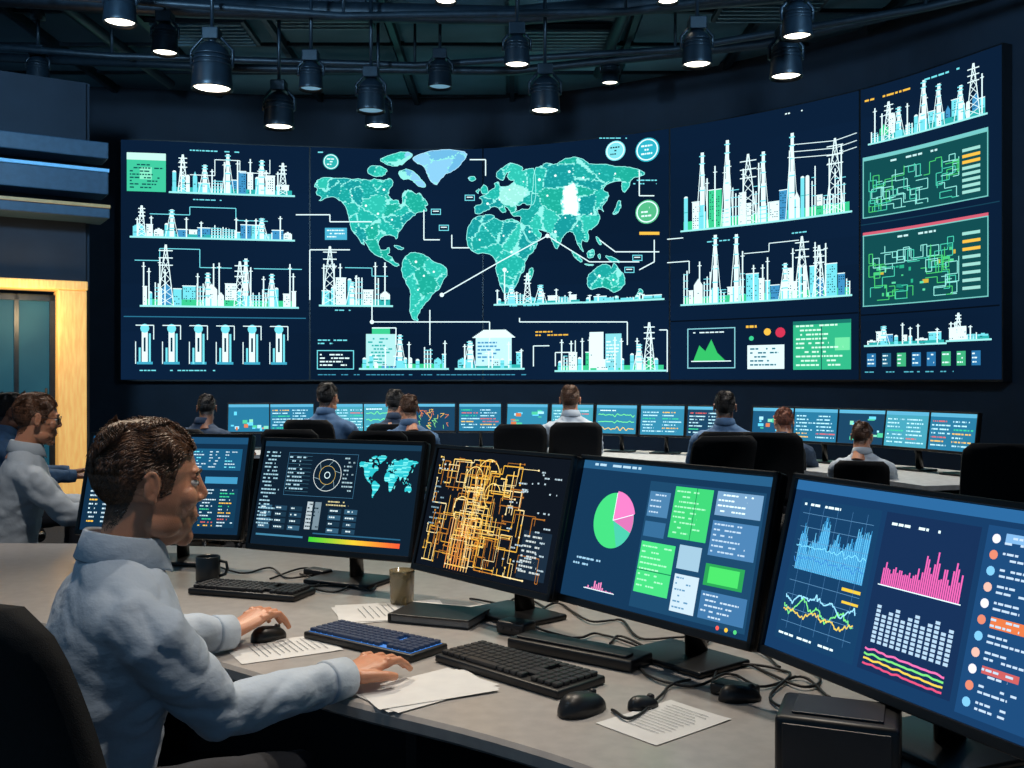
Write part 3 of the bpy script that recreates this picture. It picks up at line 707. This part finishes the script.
skin=skinmat('skin_light_stubble',(206,148,116),(192,130,100),True,(92,60,44)); skin_h=skinmat('skin_light',(206,148,116),(192,130,100),False,None); skin_d=skinmat('skin_tan',(146,98,74),(126,80,60),False,None)
hairm=mat('brown_hair',(98,63,38),.4,c2=(62,38,23),ns=140); hairk=mat('dark_hair',(34,27,24),.45,c2=(22,17,15),ns=60); hairr=mat('auburn_hair',(120,62,36),.5,c2=(84,40,24),ns=60)
eyew=mat('eye_white',(220,215,210),.2); eyed=mat('eye_iris',(40,28,20),.2); lipm=mat('lips',(168,104,90),.5)
def head_meshes():
    b=MB()
    b.ell((0,-.015,.03),(.072,.094,.083)); b.ell((0,.020,-.012),(.061,.066,.088)); b.ell((0,.026,-.066),(.052,.056,.045)); b.ell((0,.066,-.092),(.024,.019,.019))
    b.ell((0,.068,.031),(.044,.017,.012)); b.tube([(0,.078,.030),(0,.086,.010),(0,.0975,-.012),(0,.094,-.022)],[.007,.008,.0095,.008],seg=10)
    b.ell((.009,.087,-.020),(.007,.009,.007)); b.ell((-.009,.087,-.020),(.007,.009,.007))
    b.ell((0,.076,-.050),(.028,.012,.022))
    for s in(-1,1):
        b.ell((s*.038,.056,-.016),(.022,.022,.024)); b.ell((s*.048,.018,-.068),(.012,.034,.022))
        R=Matrix.Rotation(s*math.radians(20),4,'Z')@Matrix.Rotation(math.radians(-10),4,'X')
        b.ell((s*.076,-.012,.002),(.006,.015,.026),R=R); 
        n_=14
        b.tube([Vector((s*.080,-.014+.014*math.cos(t)*.95,.004+.025*math.sin(t))) for t in [math.radians(-100+ k*250/n_) for k in range(n_+1)]],.0040,seg=8)
        b.ell((s*.078,-.006,-.021),(.005,.006,.008))
        b.ell((s*.032,.072,.021),(.015,.008,.005))
    b.ell((0,.0845,-.052),(.018,.006,.005)); b.ell((0,.082,-.062),(.016,.006,.005))
    b.tube([(0,-.015,-.03),(0,-.026,-.1),(0,-.038,-.15),(0,-.050,-.20)],[.055,.053,.055,.062],seg=20)
    o=b.build('tmp',skin); remesh(o,.003,4,.5)
    bv=BVHTree.FromPolygons([v.co.copy() for v in o.data.vertices],[list(p.vertices) for p in o.data.polygons])
    hme=o.data; bpy.data.objects.remove(o)
    zm=[(-.13,-.088),(-.07,-.078),(-.05,-.055),(-.038,-.02),(-.032,.018),(.008,.030),(.014,-.006),(.028,-.002),(.036,.052),(.07,.071),(.12,.075)]
    rnd=random.Random(3); hb=MB(); n=17000
    C=Vector((0,-.015,.0))
    for i in range(n):
        z=1-2*(i+.5)/n; a=i*2.39996; rr=math.sqrt(1-z*z); dr=Vector((rr*math.cos(a),rr*math.sin(a),z))
        hit=bv.ray_cast(C+dr*.3,-dr,.35)
        if hit[0] is None: continue
        p,nr=hit[0],hit[1]
        if abs(p.x)>.073 and p.z<.034: continue
        if p.z<lerpf(zm,p.y)+rnd.uniform(-.005,.003): continue
        top=max(0,min(1,(p.z-.025)/.07)); fr_=max(0,min(1,(p.y-.0)/.07)); low=max(0,min(1,(-.02-p.z)/.05))
        sw=noise.noise(Vector((p.x*26,p.y*26,p.z*26))); sw2=noise.noise(Vector((p.x*26+9,p.y*26,p.z*26)))
        flow=Vector((.7*sw+.25*p.x/.08,-.8+.2*top+.5*sw2,-1.1*(1-top)+.35*fr_*top))
        flow=(flow-nr*flow.dot(nr)).normalized()
        ln=(.009+.017*top+rnd.uniform(-.001,.003))*(1-.5*low)
        dd=(flow*(1.0)+nr*(.12+.55*top*fr_+.35*top*(.5+sw)-.08*low)+Vector((rnd.uniform(-.12,.12),rnd.uniform(-.12,.12),rnd.uniform(-.1,.1)))).normalized()
        p0=p-nr*.002+nr*(.006*top*(.6+sw*1.2))
        side=nr.cross(flow)*(sw*.9+rnd.uniform(-.08,.08))
        pts=[p0-nr*.004,p0+dd*ln*.4+nr*.001,p0+(dd*.7+flow*.25+side*.25)*ln*.8,p0+(dd*.4+flow*.6+side)*ln*1.15]
        hb.tube(pts,[.0030,.0026,.0018,.0003],0,4)
    o=hb.build('tmp',hairm,fixn=False); hairme=o.data; bpy.data.objects.remove(o)
    f=MB()
    for s in(-1,1):
        f.ell((s*.032,.0680,.010),(.0125,.0110,.0075),0,u=16,v=10); f.ell((s*.032,.0785,.010),(.0050,.002,.0050),1,u=12,v=8)
        f.tube([(s*.014,.0835,.029),(s*.03,.0815,.034),(s*.048,.070,.029)],[.0022,.0032,.0016],2,8)
    f.ell((0,.0880,-.0525),(.016,.0035,.0028),3); f.ell((0,.0860,-.0605),(.014,.0035,.0035),3)
    o=f.build('tmp',[eyew,eyed,hairm,lipm]); fme=o.data; bpy.data.objects.remove(o)
    g=MB()
    for s in(-1,1):
        g.tube([(s*.033+.022*math.cos(t),.093-.006*abs(math.cos(t)),.010+.017*math.sin(t)) for t in [2*math.pi*k/20 for k in range(21)]],.0015,seg=6)
        g.tube([(s*.055,.087,.014),(s*.072,.06,.014),(s*.080,.0,.014),(s*.080,-.015,.004)],.0015,seg=6)
    g.tube([(-.011,.093,.014),(0,.097,.017),(.011,.093,.014)],.0015,seg=6)
    o=g.build('tmp',blackpl); gme=o.data; bpy.data.objects.remove(o)
    return hme,hairme,None,fme,gme
HEAD=head_meshes()
def hand_mesh(side,arch=0.0,vox=.0022):
    b=MB(); 
    prof=[(-.07,.027,.022),(-.02,.027,.019),(.0,.029,.018),(.03,.037,.017),(.06,.042,.016),(.085,.042,.013),(.094,.036,.009)]
    rings=[]
    for y,a,c in prof:
        rings.append([Vector((a*math.cos(t)*(1 if abs(math.cos(t))<.8 else .97),y,(.012+arch)*max(0,y)/.085+c*math.sin(t))) for t in [2*math.pi*k/20 for k in range(20)]])
    b.loft(rings)
    F=[(-.0335,.92,-.16),(-.0115,1.08,-.05),(.0115,1.0,.05),(.0335,.78,.18)]
    for x,l,an in F:
        x*=-side; an*=-side
        s_,c_=math.sin(an),math.cos(an); z0=.012+arch
        pts=[(-.02,-.002),(0,0),(.014,.003),(.036*l,.002),(.058*l,-.012-arch*.35),(.073*l,-.026-arch*.85)]
        b.tube([(x+s_*u,.082+c_*u,z0+w) for u,w in pts],[.0085,.0095,.0088,.0085,.0075,.0062],seg=10)
        b.ell((x,.086,z0+.008),(.008,.009,.006))
    t=-side
    b.tube([(t*-.022,.012,.0),(t*-.040,.035,-.001),(t*-.055,.060,-.004),(t*-.060,.083,-.010)],[.015,.0125,.0105,.008],seg=10)
    o=b.build('tmp',skin_h); remesh(o,vox,2,.5); me=o.data; bpy.data.objects.remove(o); return me
H_R=hand_mesh(1,.0); H_L=hand_mesh(-1,.014)
H_R2=hand_mesh(1,0,.004); H_L2=hand_mesh(-1,0,.004)
def lerp(a,b,t): return Vector(a)*(1-t)+Vector(b)*t
def folds(p):
    q=Vector((p.x*6.5+1.5*p.z,p.y*6.5,p.z*10.0+p.x*3))
    w=noise.noise_vector(p*5)*.6
    return .017*abs(noise.noise(q+w))**.85+.008*abs(noise.noise(q*2.3+w*2))+.002*noise.noise(q*5)-.006
def shirt_mesh(arms,vox,dispf=folds):
    b=MB()
    T=[(.47,-.085,.175,.13),(.56,-.08,.172,.128),(.66,-.065,.158,.122),(.76,-.045,.16,.12),(.86,-.02,.172,.12),(.93,-.002,.182,.115),(.975,.0,.180,.102),(1.01,.0,.152,.086),(1.035,.002,.115,.075),(1.06,.004,.080,.066),(1.08,.006,.060,.060)]
    rings=[]
    for z,y,a,c in T:
        R=[]
        for k in range(32):
            t=2*math.pi*k/32; cx,sy=math.cos(t),math.sin(t); p=2.4
            R.append(Vector((a*math.copysign(abs(cx)**(2/p),cx),y+c*math.copysign(abs(sy)**(2/p),sy),z)))
        rings.append(R)
    b.loft(rings)
    for s,(sh,el,wr) in arms.items():
        sh,el,wr=Vector(sh),Vector(el),Vector(wr); inn=Vector((s*.10,-.0,.965))
        end=lerp(el,wr,.93)
        b.tube([inn,sh+Vector((-s*.02,0,-.005)),lerp(sh,el,.15),lerp(sh,el,.5),lerp(sh,el,.85),el,lerp(el,wr,.18),lerp(el,wr,.5),lerp(el,wr,.8),end],[.056,.056,.060,.057,.052,.050,.051,.047,.040,.037],seg=20)
    o=b.build('tmp',skin); remesh(o,vox,3,.5,dispf); me=o.data
    c=MB(); cr=[]
    for r_,z in ((.0600,1.052),(.0610,1.108),(.0635,1.115),(.0670,1.112),(.0830,1.066),(.0805,1.062),(.0650,1.098),(.0630,1.052)):
        cr.append([Vector((r_*math.sin(t),.012-r_*1.03*math.cos(t),z-.012*(1-math.cos(t))-(.012*(abs(t)/2.85)**6 if r_>.07 else 0))) for t in [-2.85+5.7*k/40 for k in range(41)]])
    v=[p for r in cr for p in r]; f=[]; m_=41
    for i in range(len(cr)):
        j=(i+1)%len(cr)
        for k in range(m_-1): f.append([i*m_+k,i*m_+k+1,j*m_+k+1,j*m_+k])
    f.append([i*m_ for i in range(len(cr))]); f.append([i*m_+m_-1 for i in range(len(cr))][::-1])
    c.raw(v,f,0,True)
    for s,(sh,el,wr) in arms.items():
        el,wr=Vector(el),Vector(wr)
        c.tube([lerp(el,wr,.80),lerp(el,wr,.805),lerp(el,wr,.82),lerp(el,wr,.985),lerp(el,wr,.99),lerp(el,wr,.985)],[.036,.0425,.0435,.0405,.038,.032],seg=24)
    bm=bmesh.new(); bm.from_mesh(me); 
    tm=c.build('tmp2',skin); bm.from_mesh(tm.data); bpy.data.objects.remove(tm)
    bm.to_mesh(me); bm.free(); me.polygons.foreach_set('use_smooth',[True]*len(me.polygons)); me.update()
    bpy.data.objects.remove(o); return me
def legs_mesh():
    b=MB()
    b.tube([(0,-.1,.44),(0,-.09,.5),(0,-.08,.60)],[.13,.16,.15],seg=20,flat=.8)
    for s in(-1,1):
        b.tube([(s*.08,-.10,.535),(s*.1,.02,.54),(s*.12,.25,.535),(s*.125,.38,.53),(s*.125,.43,.47),(s*.125,.42,.28),(s*.125,.41,.10)],[.085,.085,.072,.064,.060,.055,.048],seg=16)
    o=b.build('tmp',skin); remesh(o,.012,3,.5,lambda p:.012*abs(noise.noise(p*8))); me=o.data; bpy.data.objects.remove(o); return me
LEGS=legs_mesh()
sb=MB()
for s in(-1,1): sb.ell((s*.125,.47,.045),(.045,.135,.045)); sb.box((s*.125,.47,.012),(.085,.26,.022),0,bevel=.01,seg=3)
_o=sb.build('tmp',blackpl); SHOES=_o.data; bpy.data.objects.remove(_o)
trous=mat('navy_trousers',(28,32,42),.85,bump=.1,bs=80)
def person(name,loc,head,shirtme,shirtm,hairmat,skinm,hands,hp=(0,.055,1.178),turn=0,pitch=8,scale=1.0,hs=1.0,glasses=False):
    e=empty(name,(loc[0],loc[1],loc[2] if len(loc)>2 else 0),-math.radians(head)); e.scale=(scale,)*3
    inst('shirt',shirtme,e,mats=[shirtm]); inst('trousers',LEGS,e,mats=[trous]); inst('shoes',SHOES,e)
    Mh=Matrix.Translation(hp)@Matrix.Rotation(-math.radians(turn),4,'Z')@Matrix.Rotation(-math.radians(pitch),4,'X')@Matrix.Scale(hs,4)
    inst('head',HEAD[0],e,Mh,[skinm]); inst('hair',HEAD[1],e,Mh,[hairmat]); inst('eyes_brows_mouth',HEAD[3],e,Mh)
    if glasses: inst('glasses',HEAD[4],e,Mh)
    for nm,me,pos,dirv,roll in hands:
        y=Vector(dirv).normalized(); z=(Vector((0,0,1))-y*y.z).normalized(); x=y.cross(z); 
        M=Matrix(((x.x,y.x,z.x,pos[0]),(x.y,y.y,z.y,pos[1]),(x.z,y.z,z.z,pos[2]),(0,0,0,1)))@Matrix.Rotation(roll,4,'Y')
        inst(nm,me,e,M,[skinm if skinm!=skin else skin_h])
    return e
def mloc(loc,head):
    return (Matrix.Translation((loc[0],loc[1],0))@Matrix.Rotation(-math.radians(head),4,'Z')).inverted()
# main man
ml=(-.715,1.81); mh=58; I=mloc(ml,mh)
wr_R=I@Vector((-.335,2.035,.776)); el_R=I@Vector((-.52,1.77,.79)); wr_L=I@Vector((-.665,2.375,.782)); el_L=I@Vector((-.83,2.16,.81))
hdR=I.to_3x3()@Vector((.56,.83,0)); hdL=I.to_3x3()@Vector((.6,.8,0))
arms={1:((.175,0,.975),el_R,wr_R),-1:((-.175,.03,.975),el_L,wr_L)}
shirt1=mat('light_blue_shirt',(178,191,206),.75,c2=(170,184,200),ns=5,bump=.3,bs=30,stretch=(1,1,1.6),sheen=.1)
SM=shirt_mesh(arms,.006)
person('seated_operator_man',ml,mh,SM,shirt1,hairm,skin,[('hand_right',H_R,wr_R,hdR,0),('hand_left',H_L,wr_L,hdL,0)],hp=(0,.058,1.186),turn=2,pitch=5,hs=1.0)
chair(-.70,1.80,30)
# generic seated person
ga={1:((.175,0,.975),(.23,.16,.79),(.16,.40,.78)),-1:((-.175,0,.975),(-.23,.16,.79),(-.16,.40,.78))}
GS=shirt_mesh(ga,.011)
gh=[('hand_right',H_R2,(.16,.40,.775),(-.15,1,0),0),('hand_left',H_L2,(-.16,.40,.775),(.15,1,0),0)]
s_grey=mat('pale_grey_shirt',(182,192,202),.8,c2=(168,179,190),ns=5,bump=.3,bs=25); s_blue=mat('steel_blue_shirt',(80,114,152),.8,c2=(66,98,134),bump=.3,bs=25); s_navy=mat('navy_shirt',(44,62,86),.85,bump=.3,bs=25)
def W(px,D): return ((px-512)*.001*D,D)
person('seated_man_in_glasses',W(24,4.5),62,GS,s_grey,hairm,skin_h,gh,hp=(0,.055,1.20),turn=-6,glasses=True)
x,y=W(20,4.5); chair(x-.02,y-.02,62,chair_me2)
person('seated_operator',W(2,6.2),60,GS,s_blue,hairk,skin_d,gh)
x,y=W(0,6.2); chair(x,y,60,chair_me2)
BX=[180,250,480,660,860,960]; BD=[9.0,9.15,9.3,8.6,7.4,6.6]
bD=lambda px: interp(BX,BD,px)
def btang(px):
    a=Vector(W(px-5,bD(px-5)));c=Vector(W(px+5,bD(px+5))); return (c-a).normalized()
bp=[(203,8.1,s_navy,hairk,skin_d,.97,15,-30,14),(325,8.0,s_blue,hairk,skin_h,1.045,14,6,4),(395,8.3,s_navy,hairk,skin_h,1.0,0,20,10),(409,7.8,s_blue,hairm,skin_h,.97,-8,-12,16),(571,7.9,s_grey,hairm,skin_h,1.03,-4,10,4),(725,7.1,s_blue,hairk,skin_d,1.0,10,-6,6),(783,7.35,s_navy,hairr,skin_h,.90,20,-24,18),(862,6.5,s_grey,hairm,skin_h,.85,20,14,16)]
for px,D,sm,hm,sk,s,hd,tn,pi_ in bp:
    p=W(px,D); person('seated_operator',p,hd,GS,sm,hm,sk,gh,scale=s,turn=tn,pitch=pi_)
    chair(p[0],p[1],hd,chair_me2,.98*s)
for px,D,hd in ((305,7.0,8),(388,6.8,6),(520,7.8,0),(705,6.2,-12),(775,6.6,20),(992,5.5,15)):
    p=W(px,D); chair(p[0],p[1],hd,chair_me2)
# ------------------------------------------------------------------ back console row
e=empty('rear_control_desk'); b=MB(); rings=[]; rb=[]
for i in range(41):
    px=170+(1010-170)*i/40; p=Vector((*W(px,bD(px)),0)); t=btang(px); n=Vector((t.y,-t.x,0))
    a=p+n*.62; c=p-n*.35
    rings.append([a+Vector((0,0,.71)),a+Vector((0,0,.74)),c+Vector((0,0,.74)),c+Vector((0,0,.71))]); rb.append([p-n*.2,p-n*.25,p-n*.25+Vector((0,0,.72)),p-n*.2+Vector((0,0,.72))])
b.loft(rings,0,None,False); b.build('desktop',mat('pale_desktop',(180,182,182),.45),e)
b=MB(); b.loft(rb,0,None,False); b.build('desk_panel',deskd,e)
def BC(seed):
    def c(d):
        r=random.Random(seed); st=random.getstate(); random.seed(seed)
        bg=r.choice([(24,76,108),(34,104,136),(22,58,84),(44,120,150),(60,140,160),(18,50,62)]); d.rect(0,0,100,58,bg,0); d.rect(0,0,100,6,(80,155,185),1)
        k=r.random()
        if k<.45: table(d,4,10,96,54,7,[Y_,G_,(210,90,80)],None,(180,225,235),2)
        elif k<.7:
            for i in range(14):
                x=r.uniform(5,85);y=r.uniform(10,50); d.rect(x,y,x+r.uniform(4,16),y+r.uniform(2,8),r.choice([(70,180,140),(120,200,170),(190,110,70),(90,190,220),(150,210,230)]),2)
        elif k<.88:
            for y in (20,34,48): d.line([(5+i*3,y+7*noise.noise(Vector((i*.4,y,seed)))) for i in range(31)],1.6,r.choice([(110,220,240),(110,220,130),(230,190,80)]),3)
            d.text(5,10,60,1,4,W_,2)
        else:
            for i in range(24):
                x=r.uniform(12,85);y=r.uniform(10,48); d.line([(x,y),(x+r.uniform(-10,10),y),(x,y+8)],1.0,r.choice([Y_,(210,120,60),(120,200,120)]),3)
        random.setstate(st)
    return c
for i,px in enumerate([250,292,350,385,434,480,527,572,616,662,708,775,816,862,906,952]):
    D=bD(px); p=Vector(W(px,D)); t=btang(px)
    if i%2: t=(t+Vector((0,.12))).normalized()
    monitor((p-t*.205),(p+t*.205),BC(i+3),zc=1.03,h=.28,tilt=8,k=1.2)
# ------------------------------------------------------------------ desk items
def dk(px,py): D=640.0/(py-HY); return ((px-512)*.001*D,D)
keym=mat('key_black',(32,34,39),.45); keyb=mat('key_backlit',(30,40,60),.5,emit=(60,120,200),es=.05); glowb=mat('keyboard_backlight',(40,90,160),.5,emit=(70,140,230),es=.6)
def keyboard(c,dirv,w=.40,dp=.14,lit=False):
    e=empty('computer_keyboard',(c[0],c[1],DZ),math.atan2(dirv[1],dirv[0])); b=MB()
    b.box((0,0,.010),(w,dp,.018),0,bevel=.005,seg=3,rx=0.0)
    nx,ny=int((w-.02)/.0195),6; kw=(w-.02)/nx; kd=(dp-.02)/ny
    if lit: b.box((0,0,.0192),(w-.02,dp-.02,.0008),2)
    for j in range(ny):
        i=0
        while i<nx:
            sp=5 if (j==0 and i==4) else (2 if (i==nx-6 and j in(1,2)) else 1)
            sp=min(sp,nx-i)
            if not (i==nx-5 and j<5):
                x=-w/2+.01+kw*(i+sp/2); y=-dp/2+.01+kd*(j+.5)
                b.box((x,y,.0235),(kw*sp-.0035,kd-.0035,.009),1,bevel=.0015,seg=1)
            i+=sp
    b.build('keys_and_case',[blackpl,keyb if lit else keym,glowb],e); return e
keyboard(dk(252,594),(.93,-.3),.36,.13); keyboard(dk(374,645),(.80,-.6),.36,.13,True); keyboard(dk(517,673),(.70,-.71),.38,.15)
e=empty('laptop_dock',(*dk(578,656),DZ),math.atan2(-.6,.8)); b=MB(); b.box((0,0,.014),(.34,.10,.026),0,bevel=.006,seg=3); b.box((0,-.02,.03),(.3,.035,.006),1,bevel=.002); b.build('dock_body',[blackpl,keym],e)
e=empty('notebook',(*dk(440,620),DZ),math.atan2(-.35,.93)); b=MB(); b.box((0,0,.003),(.23,.15,.005),0,bevel=.002); b.box((.002,0,.0125),(.222,.144,.014),1); b.box((0,0,.022),(.23,.15,.005),0,bevel=.002); b.box((-.114,0,.0125),(.006,.15,.022),0); b.build('cover_and_pages',[blackpl,mat('page_edges',(120,120,120),.8)],e)
def mouse(c,ang,s=1.0):
    e=empty('computer_mouse',(c[0],c[1],DZ),ang); b=MB(); rings=[]
    for i in range(13):
        t=-1+2*i/12; y=t*.056*s; w=.031*s*math.sqrt(max(.02,1-abs(t)**2.6)); h=.036*s*(1-.25*t-.0)*math.sqrt(max(.02,1-abs(t)**3))
        R=[Vector((w*math.cos(a),y,.002+h*max(0,math.sin(a))**.8 if math.sin(a)>0 else .001)) for a in [2*math.pi*k/20 for k in range(20)]]
        rings.append(R)
    b.loft(rings); b.cyl((-.004,.03*s,.030*s),(.004,.03*s,.030*s),.007,mi=1,seg=12); b.build('mouse_shell',[blackpl,keym],e)
mouse(dk(582,712),math.radians(-45),1.05); mouse(dk(643,708),math.radians(-60),.62); mouse(dk(740,700),math.radians(-80),.8); mouse((-.60,2.465),math.radians(-37),.9)
paperm=mat('white_paper',(205,206,206),.8,c2=(198,199,200)); ink=mat('print_ink',(165,168,172),.8)
def paper(c,ang,w=.21,h=.297,n=1,seed=0,txt=True):
    e=empty('paper_sheet',(c[0],c[1],DZ),ang); b=MB(); r=random.Random(seed)
    for k in range(n):
        M=Matrix.Rotation(r.uniform(-.15,.15)*(k>0),4,'Z'); v=[];f=[];N_=8
        for i in range(N_+1):
            for j in range(N_+1):
                u=i/N_-.5;w_=j/N_-.5; v.append((u*w,w_*h,.0015+k*.0012+.004*(max(0,abs(u)*2-.7))**2+.006*max(0,u+w_-.6)**2))
        for i in range(N_):
            for j in range(N_): a=i*(N_+1)+j; f.append([a,a+N_+1,a+N_+2,a+1])
        b.raw(v,f,0,True,M)
    if txt:
        for k in range(12): b.box((r.uniform(-.01,.0),h*.38-k*h*.06,.0022+n*.0012),(w*r.uniform(.5,.75),.0018,.0003),1)
    b.build('sheets',[paperm,ink],e,fixn=False)
paper(dk(283,649),math.radians(-60),.17,.24,1,1); paper(dk(425,690),math.radians(-55),.17,.26,3,2,False); paper(dk(664,722),math.radians(-50),.15,.21,1,3); paper(dk(392,612),math.radians(-70),.21,.30,2,4); paper(dk(480,612),math.radians(-60),.15,.2,1,5)
e=empty('drinking_glass',(*dk(402,604),DZ)); b=MB(); b.lathe([(.001,.003),(.029,.003),(.033,.0),(.036,.09),(.0365,.098),(.034,.098),(.031,.012),(.001,.010)]); 
gm=mat('amber_glass',(190,175,140),.08,c2=(170,156,120),spec=.8); gm.node_tree.nodes['Principled BSDF'].inputs['Transmission Weight'].default_value=.6
b.build('tumbler',gm,e)
e=empty('coffee_mug',(*dk(208,581),DZ)); b=MB(); b.lathe([(.001,.0),(.034,.0),(.038,.006),(.038,.078),(.036,.08),(.034,.076),(.034,.01),(.001,.01)]); b.tube([(.036,0,.065),(.058,0,.06),(.062,0,.04),(.055,0,.022),(.036,0,.016)],.005,0,8); b.build('mug_body',mat('dark_ceramic',(50,56,60),.3),e)
e=empty('desk_speaker',(.535,1.635,DZ),math.radians(-22)); b=MB(); b.box((0,0,.053),(.19,.14,.098),0,bevel=.01,seg=3); b.box((0,-.072,.053),(.165,.004,.078),1,bevel=.002); b.box((0,0,.104),(.14,.1,.004),1,bevel=.001); 
for k in range(4): b.cyl((-.08+.16*(k%2),-.05+.1*(k//2),0),(-.08+.16*(k%2),-.05+.1*(k//2),.005),.008)
b.build('speaker_box',[blackpl,keym],e)
e=empty('usb_hub',(*dk(516,634),DZ),-.6); b=MB(); b.box((0,0,.018),(.085,.06,.034),0,bevel=.008,seg=3)
for k in range(3): b.box((-.025+k*.025,-.031,.018),(.014,.002,.007),1)
b.build('hub_body',[blackpl,keym],e)
e=empty('pen_cup',(*dk(566,596),DZ)); b=MB(); b.lathe([(.001,0),(.034,0),(.036,.095),(.033,.095),(.031,.006),(.001,.006)])
for k in range(5):
    a=k*1.3; b.cyl((.012*math.cos(a),.012*math.sin(a),.01),(.03*math.cos(a),.03*math.sin(a),.15+.008*k),.0038,mi=1+k%2,seg=8)
b.build('cup_and_pens',[keym,mat('pen_blue',(40,80,150),.4),mat('pen_silver',(150,155,160),.3,.6)],e)
# cables
e=empty('desk_cables'); b=MB()
def cable(P,rad=.0032):
    Q=[(*dk(x,y),DZ+.004) for x,y in P]; pts=[]; xs=list(range(len(Q)))
    for i in range(len(Q)*8-7):
        t=i/8; pts.append((interp(xs,[q[0] for q in Q],t),interp(xs,[q[1] for q in Q],t),DZ+.004+.004*abs(math.sin(t*2.3))))
    b.tube(pts,rad,0,6)
for P_ in ([(655,650),(640,668),(660,684),(700,688),(730,676),(760,690),(800,680),(830,700)],[(610,645),(625,640),(690,668),(720,662),(712,690),(735,702)],[(500,612),(525,622),(545,634),(580,640),(600,636),(640,650)],
          [(660,655),(690,676),(745,668),(790,676),(770,700),(800,716),(850,705)],[(300,575),(320,585),(300,590),(340,586),(370,592),(380,580)],[(215,567),(240,575),(270,570),(290,580),(330,574)],[(612,712),(630,722),(660,700),(668,690),(690,682)],
          [(540,612),(560,606),(590,624),(620,622),(640,640),(690,640)],[(700,650),(720,640),(760,655),(780,670)],[(470,600),(500,606),(520,600),(545,610),(520,620)],[(905,730),(925,720),(950,735),(990,750),(1010,745)],
          [(270,580),(310,570),(350,584),(330,594),(296,586)],[(690,672),(740,664),(800,690),(820,680),(790,664)]): cable(P_)
for (x,y) in ((318,576),(735,695)): 
    q=dk(x,y); b.box((q[0],q[1],DZ+.012),(.09,.05,.024),0,rz=-.6,bevel=.006,seg=3)
b.build('cable_bundle',blackpl,e)
# ------------------------------------------------------------------ lights
def spot(name,loc,target,watt,size,col,soft=.15,blend=.5,up=False):
    e=empty(name,loc); L=bpy.data.lights.new('beam','SPOT'); L.energy=watt; L.spot_size=math.radians(size); L.spot_blend=blend; L.color=col; L.shadow_soft_size=soft
    o=bpy.data.objects.new('beam',L); sc.collection.objects.link(o); o.parent=e
    dv=Vector(target)-Vector(loc); o.rotation_euler=dv.to_track_quat('-Z','Y').to_euler()
    b=MB(); M=dv.to_track_quat('-Z','Y').to_matrix().to_4x4(); b.lathe([(.1,.02),(.115,.03),(.11,.3),(.03,.34)],M=M); b.cyl((0,0,.2) if not up else (0,0,-.1),(0,0,5.1-loc[2]),.015); b.build('housing',lampb,e)
spot('unseen_ceiling_spot',(.7,3.1,4.1),(.15,2.3,.74),300,46,(1,.88,.74),.07,.9)
spot('unseen_ceiling_spot',(-1.2,4.0,4.0),(-.6,2.7,.8),300,50,(1,.84,.64),.06,.9)
spot('unseen_ceiling_spot',(.2,1.2,4.0),(-.6,1.85,1.0),135,40,(1,.91,.80),.07,.8)
spot('unseen_ceiling_spot',(-2.4,.6,3.9),(-.8,1.8,1.0),50,45,(.5,.75,1),.15,.8)  # unseen lamp, added to light the operator's back
spot('unseen_ceiling_spot',(-2.0,6.2,4.3),(-2.1,4.5,1.0),260,60,(1,.88,.74),.1)
spot('unseen_ceiling_spot',(-1.3,2.9,4.2),(-2.2,4.6,1.1),230,44,(1,.92,.84),.1,.8)  # out-of-view lamp, added to brighten the man in glasses
spot('unseen_ceiling_spot',(-1.6,5.6,4.4),(-.9,7.9,1.0),240,75,(.95,.94,.95),.1,.8)  # unseen lamp, added to lift the people at the back
spot('unseen_ceiling_spot',(2.2,4.8,4.4),(1.9,7.0,1.0),240,75,(.95,.94,.95),.1,.8)  # second lamp added for the back row, also unseen
spot('added_uplight',(-3.2,5.0,4.0),(-2.8,9.5,5.1),900,130,(.36,.68,1),.2,.8,True)  # unseen uplight and housing, added to brighten the ceiling
spot('added_uplight',(2.6,4.2,4.0),(2.4,8.5,5.1),700,130,(.36,.68,1),.2,.8,True)  # second uplight added for the ceiling, also out of view
L=bpy.data.lights.new('doorway_glow','POINT'); L.energy=26; L.color=(1,.66,.32); L.shadow_soft_size=.1
o=bpy.data.objects.new('doorway_glow',L); sc.collection.objects.link(o); o.location=ML@Vector((.6,.35,2.0))
w=bpy.data.worlds.new('dim_room_ambient'); sc.world=w; w.use_nodes=True; bg=w.node_tree.nodes['Background']; bg.inputs[0].default_value=(.030,.066,.105,1); bg.inputs[1].default_value=1.8
cam=bpy.data.cameras.new('camera'); cam.sensor_width=36; cam.lens=36*1000/1024; cam.shift_y=-4/1024
co=bpy.data.objects.new('camera',cam); sc.collection.objects.link(co); co.location=(0,0,CZ); co.rotation_euler=(math.pi/2,0,0); sc.camera=co
cam.clip_start=.05
